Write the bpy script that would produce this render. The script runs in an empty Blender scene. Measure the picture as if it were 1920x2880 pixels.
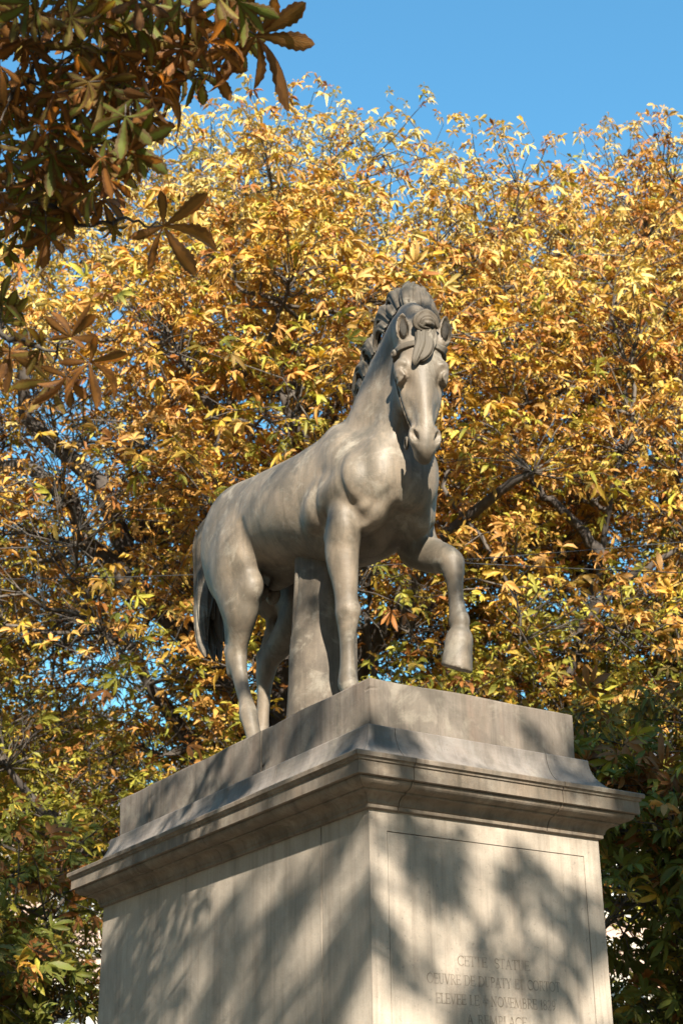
import bpy, bmesh, math, random
import numpy as np
from mathutils import Vector, Matrix

# ================================================================== camera, sky, sun, exposure
scene = bpy.context.scene
C = scene.collection
rad = math.radians
cam_d = bpy.data.cameras.new('camera'); cam = bpy.data.objects.new('camera', cam_d); C.objects.link(cam)
CAM_P = np.array([6.33770, -3.94084, 1.6])
CAM_R = np.array([0.53346428, 0.84572957, -0.01254459]); CAM_U = np.array([0.35382287, -0.20966198, 0.91151041]); CAM_F = np.array([-0.76826118, 0.49069681, 0.41108564])
cam.matrix_world = Matrix([[CAM_R[i], CAM_U[i], -CAM_F[i], CAM_P[i]] for i in range(3)] + [[0, 0, 0, 1]])
cam_d.sensor_fit = 'VERTICAL'; cam_d.sensor_height = 36.0; cam_d.lens = 53.72; cam_d.clip_start = 0.05; cam_d.clip_end = 2000
cam_d.dof.use_dof = True; cam_d.dof.focus_distance = 7.55; cam_d.dof.aperture_fstop = 4.5
scene.camera = cam

SUN_AZ, SUN_EL = rad(-27), rad(31)
SUN_D = np.array([math.cos(SUN_AZ) * math.cos(SUN_EL), math.sin(SUN_AZ) * math.cos(SUN_EL), math.sin(SUN_EL)])
world = bpy.data.worlds.new('World'); scene.world = world; world.use_nodes = True
wn = world.node_tree; bg = wn.nodes['Background']
sky = wn.nodes.new('ShaderNodeTexSky'); sky.sky_type = 'NISHITA'; sky.sun_disc = False
sky.sun_elevation = SUN_EL; sky.sun_rotation = math.pi / 2 - SUN_AZ; sky.altitude = 50; sky.air_density = 2.0; sky.dust_density = 0.0; sky.ozone_density = 10.0
tint = wn.nodes.new('ShaderNodeMix'); tint.data_type = 'RGBA'; tint.blend_type = 'MULTIPLY'; tint.inputs[0].default_value = 1.0; tint.inputs[7].default_value = (.80, 1.10, 1.0, 1)
wn.links.new(sky.outputs[0], tint.inputs[6]); wn.links.new(tint.outputs[2], bg.inputs[0]); bg.inputs[1].default_value = 0.08
sun_d = bpy.data.lights.new('sun', 'SUN'); sun = bpy.data.objects.new('sun', sun_d); C.objects.link(sun)
sun_d.energy = 5.0; sun_d.angle = rad(0.55); sun_d.color = (1.0, 0.92, 0.79)
sun.rotation_euler = Vector(SUN_D).to_track_quat('Z', 'Y').to_euler(); sun.location = (20, -10, 20)
scene.view_settings.view_transform = 'Standard'; scene.view_settings.look = 'None'
scene.view_settings.exposure = 1.6; scene.view_settings.gamma = 1.0; scene.view_settings.use_curve_mapping = False
scene.cycles.max_bounces = 6; scene.cycles.transparent_max_bounces = 4

# ================================================================== helpers
def tag(o, label=None, category=None, group=None, kind=None):
    for k, v in (('label', label), ('category', category), ('group', group), ('kind', kind)):
        if v: o[k] = v
    return o
def empty(name, loc=(0, 0, 0)):
    o = bpy.data.objects.new(name, None); o.location = loc; o.empty_display_size = 0.1; C.objects.link(o); return o
def link(name, me, parent=None, mat=None, loc=None, smooth=False):
    if mat is not None and not me.materials: me.materials.append(mat)
    if smooth: me.polygons.foreach_set('use_smooth', np.ones(len(me.polygons), bool))
    o = bpy.data.objects.new(name, me); C.objects.link(o)
    if parent is not None: o.parent = parent
    if loc is not None: o.location = loc
    return o
def np_mesh(name, V, T, smooth=False):
    """mesh from numpy vertices and equal-sided faces"""
    V = np.asarray(V, np.float32); T = np.asarray(T, np.int32); k = T.shape[1]
    me = bpy.data.meshes.new(name)
    me.vertices.add(len(V)); me.vertices.foreach_set('co', V.ravel())
    me.loops.add(T.size); me.loops.foreach_set('vertex_index', T.ravel())
    me.polygons.add(len(T)); me.polygons.foreach_set('loop_start', np.arange(0, T.size, k, dtype=np.int32))
    me.update(calc_edges=True)
    if smooth: me.polygons.foreach_set('use_smooth', np.ones(len(T), bool))
    return me
def bm_mesh(name, bm, bevel=0.0, seg=2):
    if bevel:
        bmesh.ops.bevel(bm, geom=[e for e in bm.edges if e.calc_face_angle(0) > 0.5], offset=bevel, segments=seg, affect='EDGES', profile=0.6)
    bmesh.ops.recalc_face_normals(bm, faces=bm.faces)
    me = bpy.data.meshes.new(name); bm.to_mesh(me); bm.free(); return me
def add_box(bm, lo, hi):
    vs = [bm.verts.new((x, y, z)) for x in (lo[0], hi[0]) for y in (lo[1], hi[1]) for z in (lo[2], hi[2])]
    for f in ((0, 1, 3, 2), (4, 6, 7, 5), (0, 4, 5, 1), (2, 3, 7, 6), (0, 2, 6, 4), (1, 5, 7, 3)): bm.faces.new([vs[i] for i in f])
def box_mesh(name, lo, hi, bevel=0.0, seg=2):
    bm = bmesh.new(); add_box(bm, lo, hi); return bm_mesh(name, bm, bevel, seg)

class NT:
    """small shader builder"""
    def __init__(s, name):
        s.m = bpy.data.materials.new(name); s.m.use_nodes = True; s.t = s.m.node_tree; s.b = s.t.nodes['Principled BSDF']; s.out = s.t.nodes['Material Output']
    def n(s, typ, **kw):
        o = s.t.nodes.new(typ)
        for k, v in kw.items():
            if k.startswith('i_'): o.inputs[k[2:].replace('_', ' ')].default_value = v
            else: setattr(o, k, v)
        return o
    def l(s, a, b): s.t.links.new(a, b)
    def pos(s, scale=(1, 1, 1)):
        g = s.n('ShaderNodeNewGeometry'); m = s.n('ShaderNodeMapping'); m.inputs['Scale'].default_value = scale; s.l(g.outputs['Position'], m.inputs['Vector']); return m.outputs[0]
    def noise(s, vec, scale, detail=4, rough=0.55, dist=0.0):
        o = s.n('ShaderNodeTexNoise'); s.l(vec, o.inputs['Vector']); o.inputs['Scale'].default_value = scale; o.inputs['Detail'].default_value = detail; o.inputs['Roughness'].default_value = rough; o.inputs['Distortion'].default_value = dist
        return o.outputs['Fac']
    def ramp(s, fac, stops):
        o = s.n('ShaderNodeValToRGB'); s.l(fac, o.inputs[0]); e = o.color_ramp.elements
        while len(e) < len(stops): e.new(0.5)
        for q, (p, c) in zip(e, stops): q.position = p; q.color = (c, c, c, 1) if np.isscalar(c) else (*c, 1)
        return o.outputs[0]
    def mix(s, fac, a, b, blend='MIX'):
        o = s.n('ShaderNodeMix', data_type='RGBA', blend_type=blend)
        for i, v in ((0, fac), (6, a), (7, b)):
            if hasattr(v, 'is_linked'): s.l(v, o.inputs[i])
            else: o.inputs[i].default_value = v if i == 0 else (*v, 1)
        return o.outputs[2]
    def math(s, op, a, b=None):
        o = s.n('ShaderNodeMath', operation=op)
        for i, v in ((0, a), (1, b)):
            if v is None: continue
            if hasattr(v, 'is_linked'): s.l(v, o.inputs[i])
            else: o.inputs[i].default_value = v
        return o.outputs[0]
    def bump(s, h, strength, dist=0.01, prev=None):
        o = s.n('ShaderNodeBump'); o.inputs['Strength'].default_value = strength; o.inputs['Distance'].default_value = dist; s.l(h, o.inputs['Height'])
        if prev is not None: s.l(prev, o.inputs['Normal'])
        return o.outputs[0]

def stone_material(name, light, dark, stain, streak=0.5, grey=(.204, .204, .197), rough=0.85, blotch=2.2, fine=0.6, spec=0.25, rust=0.0, lichen=0.0, mottle=0.0):
    M = NT(name); P = M.pos()
    big = M.noise(P, blotch, 5, 0.6); col = M.mix(M.ramp(big, [(.35, 0), (.68, 1)]), light, dark)
    col = M.mix(M.math('MULTIPLY', M.ramp(M.noise(P, 7.0, 6, 0.65), [(.45, 0), (.75, 1)]), 0.35), col, grey)
    st = M.noise(M.pos((16, 16, 0.8)), 1.0, 5, 0.6); st2 = M.noise(M.pos((45, 45, 1.6)), 1.0, 3, 0.6)
    s1 = M.math('MULTIPLY', M.ramp(st, [(.50, 0), (.72, 1)]), M.ramp(big, [(.3, .35), (.7, 1)]))
    col = M.mix(M.math('MULTIPLY', s1, streak), col, stain)
    col = M.mix(M.math('MULTIPLY', M.ramp(st2, [(.55, 0), (.75, 1)]), streak * fine), col, stain)
    if rust:
        col = M.mix(M.math('MULTIPLY', M.ramp(M.noise(M.pos((6, 6, 1.2)), 1.3, 4, 0.6), [(.52, 0), (.75, 1)]), rust), col, (.177, .082, .041))
    if lichen:
        g = M.n('ShaderNodeNewGeometry'); sx = M.n('ShaderNodeSeparateXYZ'); M.l(g.outputs['Normal'], sx.inputs[0])
        up = M.ramp(sx.outputs['Z'], [(.0, 0), (.62, 1)])                 # black crust and lichen where rain lies, running down in drips
        drip = M.ramp(M.noise(M.pos((13, 13, 1.1)), 1.0, 6, 0.65), [(.36, .15), (.6, 1)])
        side = M.math('MULTIPLY', M.ramp(sx.outputs['Z'], [(-.25 * 0, 0), (.35, .6)]), M.ramp(M.noise(M.pos((20, 20, .9)), 1.0, 4, 0.6), [(.5, 0), (.64, 1)]))
        m_ = M.math('MAXIMUM', M.math('MULTIPLY', up, drip), side)
        col = M.mix(M.math('MULTIPLY', m_, lichen), col, (.058, .054, .040))
    if mottle:
        pat = M.math('MULTIPLY', M.ramp(M.noise(M.pos((1, 1, .6)), 4.2, 8, 0.66, .8), [(.46, 0), (.60, 1)]), .62 * mottle)
        col = M.mix(pat, col, (.070, .060, .045))
        run = M.math('MULTIPLY', M.ramp(M.noise(M.pos((11, 11, .9)), 1.0, 6, 0.7, .3), [(.52, 0), (.66, 1)]), .55 * mottle)
        col = M.mix(run, col, (.060, .054, .040))
        pale = M.math('MULTIPLY', M.ramp(M.noise(P, 6.5, 8, 0.68, .5), [(.53, 0), (.66, 1)]), .55 * min(mottle, 1))
        col = M.mix(pale, col, (.30, .265, .21))
    grain = M.noise(P, 140, 3, 0.6)
    col = M.mix(M.math('MULTIPLY', M.ramp(grain, [(.35, 0), (.75, 1)]), 0.18), col, (.109, .095, .075))
    pit = M.ramp(M.noise(P, 60, 2, 0.5), [(.66, 0), (.72, 1)])
    col = M.mix(M.math('MULTIPLY', pit, 0.3), col, (.095, .082, .068))
    M.l(col, M.b.inputs['Base Color']); M.b.inputs['Roughness'].default_value = rough; M.b.inputs['Specular IOR Level'].default_value = spec
    b = M.bump(grain, 0.25, 0.004); b = M.bump(M.noise(P, 18, 5, 0.6), 0.22, 0.012, b); b = M.bump(pit, -0.25, 0.004, b)
    M.l(b, M.b.inputs['Normal'])
    return M.m

MAT = {}
MAT['shaft'] = stone_material('shaft_limestone', (.416, .354, .287), (.340, .286, .228), (.153, .115, .086), 0.6, grey=(.250, .216, .183), mottle=0.28)
MAT['cornice'] = stone_material('cornice_limestone', (.225, .177, .131), (.163, .127, .094), (.056, .041, .031), 0.75, rust=0.12, mottle=0.7)
MAT['slab'] = stone_material('slab_limestone', (.208, .172, .140), (.142, .117, .095), (.052, .038, .030), 0.8, rust=0.22, grey=(.166, .148, .129), mottle=0.7)
MAT['cyma'] = stone_material('flare_limestone', (.236, .204, .177), (.173, .150, .133), (.084, .069, .060), 0.65, rust=0.1, mottle=0.55)
MAT['horse'] = stone_material('statue_marble', (.237, .186, .134), (.142, .111, .081), (.065, .052, .037), 0.7, rough=0.56, spec=0.4, grey=(.125, .111, .084), lichen=0.8, blotch=2.6, fine=0.15, mottle=1.0)
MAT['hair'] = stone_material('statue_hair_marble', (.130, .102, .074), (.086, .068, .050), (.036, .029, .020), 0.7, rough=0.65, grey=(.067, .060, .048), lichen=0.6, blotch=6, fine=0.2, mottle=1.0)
MAT['stump'] = stone_material('stump_marble', (.188, .151, .113), (.084, .067, .052), (.032, .025, .020), 0.7, blotch=5, rough=0.75, grey=(.094, .084, .071), mottle=1.25)
MAT['ear_dark'] = stone_material('ear_dark_stone', (.045, .038, .03), (.03, .026, .02), (.02, .017, .014), 0.5)
# ================================================================== ground
g = NT('gravel'); gp = g.pos()
gc = g.mix(g.ramp(g.noise(gp, 0.35, 5, 0.6), [(.35, 0), (.7, 1)]), (.18, .15, .11), (.13, .108, .08))
gc = g.mix(g.math('MULTIPLY', g.ramp(g.noise(gp, 55, 3, 0.6), [(.4, 0), (.7, 1)]), 0.5), gc, (.16, .135, .11))
g.l(gc, g.b.inputs['Base Color']); g.b.inputs['Roughness'].default_value = 0.95; g.l(g.bump(g.noise(gp, 60, 3, 0.6), 0.6, 0.02), g.b.inputs['Normal'])
tag(link('ground', np_mesh('ground', [(-600, -600, 0), (600, -600, 0), (600, 600, 0), (-600, 600, 0)], [(0, 1, 2, 3)]), mat=g.m), kind='structure')

# ================================================================== pedestal
HX, HY, ZS, ST = 1.2796, 0.6, 3.0339, 3.6052
ped = empty('pedestal'); tag(ped, 'tall pale stone pedestal with moulded cornice and engraved front panel', 'pedestal')

def rect_at(o): return HX + o, HY + o
SIDES = {'front': ((1, 0), 'y'), 'flank': ((0, -1), 'x'), 'back': ((-1, 0), 'y'), 'far': ((0, 1), 'x')}
def moulding_block(name, prof, side, s0, s1, inner, mat, parent, gap=0.0022, jig=0.0):
    """one block of a moulded course: the profile (offset, z) run along one side of the pedestal from s0 to s1; None = to the mitred corner"""
    pts = list(prof) + [(inner, prof[-1][1]), (inner, prof[0][1])]
    bm = bmesh.new(); rows = []
    n, along = SIDES[side]
    for e, s in ((0, s0), (1, s1)):
        row = []
        for o, z in pts:
            L = (HY if along == 'y' else HX) + o; d = (HX if along == 'y' else HY) + o + jig
            t = (-L if e == 0 else L) if s is None else s + (gap if e == 0 else -gap)
            x, y = (n[0] * d, t) if along == 'y' else (t, n[1] * d)
            row.append(bm.verts.new((x, y, ZS + z)))
        rows.append(row)
    k = len(pts)
    for i in range(k): bm.faces.new((rows[0][i], rows[0][(i + 1) % k], rows[1][(i + 1) % k], rows[1][i]))
    bm.faces.new(rows[0]); bm.faces.new(rows[1][::-1])
    me = bm_mesh(name, bm)
    return link(name, me, parent, mat)
def arc(o0, z0, o1, z1, kind, n=7):
    """quarter-round from one (offset, z) to the next: 'ovolo' bulges, 'cavetto' hollows"""
    out = []
    for i in range(1, n):
        t = i / n * math.pi / 2
        if kind == 'rise_first': out.append((o0 + (o1 - o0) * (1 - math.cos(t)), z0 + (z1 - z0) * math.sin(t)))
        else: out.append((o0 + (o1 - o0) * math.sin(t), z0 + (z1 - z0) * (1 - math.cos(t))))
    return out
bed = [(0.010, -.004), (0.016, .000), (0.016, .014), (0.022, .017)] + arc(.022, .017, .062, .052, 'rise_first') + [(.062, .052), (.068, .055), (.068, .062)] + arc(.068, .062, .118, .094, 'out_first') + [(.118, .094)]
corona = [(.118, .0965), (.1345, .0985), (.1345, .150), (.141, .153)] + arc(.141, .153, .153, .166, 'rise_first', 4) + [(.153, .166), (.155, .182), (.150, .187)]
flare = [(.138, .1895), (.128, .192)] + arc(.128, .192, -.012, .350, 'out_first_rev', 2)[:0]
for i in range(1, 12):
    t = i / 12 * math.pi / 2
    flare.append((.128 - .140 * math.sin(t), .192 + .158 * (1 - math.cos(t))))
flare += [(-.012, .350), (-.016, .354)]
cuts = {'flank': [None, -.642, .069, None], 'front': [None, -.47, .30, None], 'far': [None, -.5, .35, None], 'back': [None, 0.05, None]}
cuts_f = {'flank': [None, -.30, .52, None], 'front': [None, -.456, .346, None], 'far': [None, .1, None], 'back': [None, -.1, None]}
course = {}
for nm, prof, cc, mt in (('bed_moulding', bed, cuts, 'cornice'), ('cornice', corona, cuts, 'cornice'), ('flared_course', flare, cuts_f, 'cyma')):
    course[nm] = empty(nm); course[nm].parent = ped
    rnd = random.Random(5)
    for side, cl in cc.items():
        for a, b in zip(cl[:-1], cl[1:]):
            moulding_block('moulding_block', prof, side, a, b, -.22, MAT[mt], course[nm], jig=rnd.uniform(-.0015, .0015))
link('core', box_mesh('core', (-HX + .15, -HY + .15, .3), (HX - .15, HY - .15, ZS + .5)), ped, MAT['shaft'])
# top slab in three stones, edges worn
slab = empty('top_slab'); slab.parent = ped
def worn_block(name, lo, hi, mat, parent, wear=0.007, seed=0, cuts_n=22):
    bm = bmesh.new(); add_box(bm, lo, hi)
    bmesh.ops.subdivide_edges(bm, edges=list(bm.edges), cuts=cuts_n, use_grid_fill=True)
    rg = random.Random(seed); lo, hi = np.array(lo), np.array(hi); mid = (lo + hi) / 2
    for v in bm.verts:
        c = np.array(v.co); ext = [min(abs(c[i] - lo[i]), abs(c[i] - hi[i])) < 1e-5 for i in range(3)]
        if sum(ext) >= 2:
            w = wear * (.45 + .25 * math.sin(c[0] * 5.3 + c[1] * 6.1 + seed) + .2 * math.sin(c[0] * 13.7 + c[2] * 19 + c[1] * 11 + 2 * seed) + (.8 if rg.random() < .03 else 0) * rg.random())
            for i in range(3):
                if ext[i]: c[i] += math.copysign(w, mid[i] - c[i])
            v.co = c
        else:
            pass
    return link(name, bm_mesh(name, bm), parent, mat, smooth=False)
so = -.0468
for x0, x1 in ((-HX - so, -.861), (-.857, .31), (.314, HX + so)):
    worn_block('slab_stone', (x0, -HY - so, ZS + .345), (x1, HY + so, ST), MAT['slab'], slab, seed=int(x0 * 10) + 20)
# shaft: two big stones on the flank, the front one with a panel let into its face
shaft = empty('shaft'); shaft.parent = ped
link('shaft_stone', box_mesh('shaft_stone', (-HX, -HY, .46), (.912, HY, ZS - .002), .008), shaft, MAT['shaft'])
bm = bmesh.new()
PY0, PY1, PZ0, PZ1, PD = -.516, .510, .75, 2.950, .035
add_box(bm, (.919, -HY, .46), (HX - PD, HY, ZS - .002))
me = bm_mesh('shaft_stone', bm); link('shaft_stone', me, shaft, MAT['shaft'])
bm = bmesh.new()      # front face with a rectangular opening
o0 = [(-HY, .46), (HY, .46), (HY, ZS - .002), (-HY, ZS - .002)]; i0 = [(PY0, PZ0), (PY1, PZ0), (PY1, PZ1), (PY0, PZ1)]
vo = [[bm.verts.new((x, y, z)) for y, z in o0] for x in (HX - PD + .0005, HX)]; vi = [[bm.verts.new((x, y, z)) for y, z in i0] for x in (HX - PD + .0005, HX)]
for i in range(4):
    j = (i + 1) % 4
    bm.faces.new((vo[1][i], vo[1][j], vi[1][j], vi[1][i])); bm.faces.new((vo[0][i], vo[0][j], vo[1][j], vo[1][i])); bm.faces.new((vi[0][i], vi[0][j], vi[1][j], vi[1][i])); bm.faces.new((vo[0][i], vi[0][i], vi[0][j], vo[0][j]))
link('panel_border', bm_mesh('panel_border', bm, .004), shaft, MAT['shaft'])
panel = link('front_panel', box_mesh('front_panel', (HX - PD + .001, PY0 + .0035, PZ0 + .0035), (HX - .0012, PY1 - .0035, PZ1 - .0035), .004), shaft, MAT['shaft'])
# foot of the pedestal
foot = empty('foot'); foot.parent = ped
for o, z0, z1 in ((.16, .004, .17), (.10, .172, .36), (.04, .362, .458)):
    link('foot_course', box_mesh('foot_course', (-HX - o, -HY - o, z0), (HX + o, HY + o, z1), .012), foot, MAT['cornice'])

# ---- inscription: cut letters, worn brown
def arcpts(cx, cy, rx, ry, a0, a1, n=10): return [(cx + rx * math.cos(rad(a0 + (a1 - a0) * i / n)), cy + ry * math.sin(rad(a0 + (a1 - a0) * i / n))) for i in range(n + 1)]
T_, K_ = .075, .15     # thin and thick strokes, in cap heights
def V(x, a=0, b=1): return ([(x, a), (x, b)], K_)
def Hh(x0, x1, y): return ([(x0, y), (x1, y)], T_)
def serif(x, y): return ([(x - .13, y), (x + .13, y)], T_ * .8)
def tick(x, y0, y1): return ([(x, y0), (x, y1)], T_)
FONT = {
 'C': (.72, [(arcpts(.42, .5, .36, .46, 50, 310, 16), K_ * .9), tick(.68, .72, .9), tick(.68, .1, .26)]),
 'E': (.60, [V(.14), Hh(.02, .56, .965), Hh(.14, .46, .52), Hh(.02, .58, .035), tick(.55, .82, .97), tick(.57, .03, .2), tick(.46, .44, .6)]),
 'T': (.66, [V(.33), Hh(.02, .64, .965), tick(.04, .8, .97), tick(.62, .8, .97), serif(.33, .03)]),
 'S': (.54, [(arcpts(.27, .735, .2, .23, 40, 250, 10) + arcpts(.27, .265, .22, .235, 80, -140, 10), K_ * .85), tick(.45, .74, .92), tick(.07, .08, .26)]),
 'A': (.76, [([(.1, 0), (.37, 1)], T_), ([(.64, 0), (.38, .98)], K_), Hh(.2, .53, .36), serif(.1, .03), serif(.64, .03)]),
 'U': (.74, [([(.16, 1), (.16, .36)] + arcpts(.37, .3, .21, .27, 180, 270, 6), K_), (arcpts(.37, .3, .22, .27, 270, 360, 6) + [(.59, 1)], T_), serif(.16, .97), serif(.59, .97)]),
 'O': (.84, [(arcpts(.42, .5, .35, .46, 0, 360, 24), K_ * .85)]),
 'V': (.74, [([(.1, 1), (.37, 0)], K_), ([(.64, 1), (.38, .02)], T_), serif(.1, .97), serif(.64, .97)]),
 'R': (.70, [V(.16), serif(.16, .03), (  [(.05, .965), (.34, .965)] + arcpts(.34, .745, .2, .22, 90, -90, 8) + [(.16, .525)], T_ * 1.1), ([(.34, .52), (.64, .02)], K_), ([(.6, .03), (.72, .03)], T_)]),
 'D': (.80, [V(.16), ([(.03, .965), (.36, .965)] + arcpts(.36, .5, .36, .465, 90, -90, 14) + [(.03, .035)], T_ * 1.2), (arcpts(.36, .5, .36, .44, 45, -45, 6), K_)]),
 'P': (.62, [V(.16), serif(.16, .03), ([(.04, .965), (.32, .965)] + arcpts(.32, .73, .22, .235, 90, -90, 8) + [(.16, .495)], T_ * 1.2)]),
 'Y': (.70, [([(.08, 1), (.35, .48), (.35, 0)], K_), ([(.62, 1), (.36, .5)], T_), serif(.08, .97), serif(.62, .97), serif(.35, .03)]),
 'L': (.58, [V(.15), Hh(.03, .54, .035), tick(.53, .03, .22), serif(.15, .97)]),
 '4': (.62, [([(.42, 0), (.42, 1), (.06, .32), (.6, .32)], T_ * 1.3)]),
 'N': (.82, [([(.14, 0), (.14, 1)], T_), ([(.12, .99), (.66, .01)], K_), ([(.66, 0), (.66, 1)], T_), serif(.14, .03), serif(.66, .97)]),
 'M': (.96, [([(.12, 0), (.16, 1)], T_), ([(.16, 1), (.46, .06)], K_), ([(.46, .06), (.76, 1)], T_), ([(.76, 1), (.82, 0)], K_), serif(.12, .03), serif(.82, .03)]),
 'B': (.66, [V(.16), ([(.04, .965), (.34, .965)] + arcpts(.34, .755, .18, .21, 90, -90, 8) + [(.16, .53)], T_ * 1.2), ([(.16, .53), (.36, .53)] + arcpts(.36, .285, .22, .25, 90, -90, 8) + [(.04, .035)], T_ * 1.2)]),
 '1': (.36, [V(.18), serif(.18, .03), ([(.06, .82), (.18, .98)], T_)]),
 '8': (.56, [(arcpts(.28, .745, .17, .22, 0, 360, 14), T_ * 1.4), (arcpts(.28, .265, .21, .24, 0, 360, 14), T_ * 1.4)]),
 '2': (.56, [(arcpts(.27, .72, .2, .25, 160, -40, 10) + [(.06, .04), (.52, .04)], T_ * 1.4)]),
 '9': (.56, [(arcpts(.28, .68, .19, .28, 0, 360, 14), T_ * 1.4), ([(.47, .66), (.42, .25), (.2, .02)], T_ * 1.4)]),
 ' ': (.42, [])}
words = empty('inscription'); words.parent = ped
def inscription(text, y0, y1, z0, cap):
    total = sum(FONT[c][0] for c in text); k = (y1 - y0) / total; cur = y0
    for ch in text:
        w, strokes = FONT[ch]; VV, TT = [], []
        for q_, (pts, wd) in enumerate(strokes):
            pts = np.array(pts, float); P = np.stack([cur + pts[:, 0] * k, z0 + pts[:, 1] * cap], 1)
            hw = wd * cap * .5 * .82; xx = HX - .0006 + .00012 * q_
            tan = np.gradient(P, axis=0); tan /= np.linalg.norm(tan, axis=1)[:, None] + 1e-9
            nrm = np.stack([-tan[:, 1], tan[:, 0]], 1) * hw
            b = len(VV)
            for q, m in zip(P, nrm):
                VV.append((xx, q[0] + m[0], q[1] + m[1])); VV.append((xx, q[0] - m[0], q[1] - m[1]))
            for i in range(len(P) - 1): TT.append((b + 2 * i, b + 2 * i + 1, b + 2 * i + 3, b + 2 * i + 2))
        if TT: link('letter', np_mesh('letter', VV, TT), words, MAT['letter'])
        cur += w * k
lm = NT('letter_brown'); lp = lm.pos()
lm.l(lm.mix(lm.ramp(lm.noise(lp, 30, 4, .6), [(.35, 0), (.65, 1)]), (.14, .11, .078), (.25, .205, .16)), lm.b.inputs['Base Color']); lm.b.inputs['Roughness'].default_value = 0.95
MAT['letter'] = lm.m
inscription('CETTE  STATUE', -.193, .172, 2.448, .040)
inscription('OEUVRE DE DUPATY ET CORTOT', -.345, .327, 2.373, .040)
inscription('ELEVEE LE 4 NOVEMBRE 1829', -.306, .297, 2.299, .040)
inscription('A REMPLACE', -.159, .141, 2.225, .040)
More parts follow.
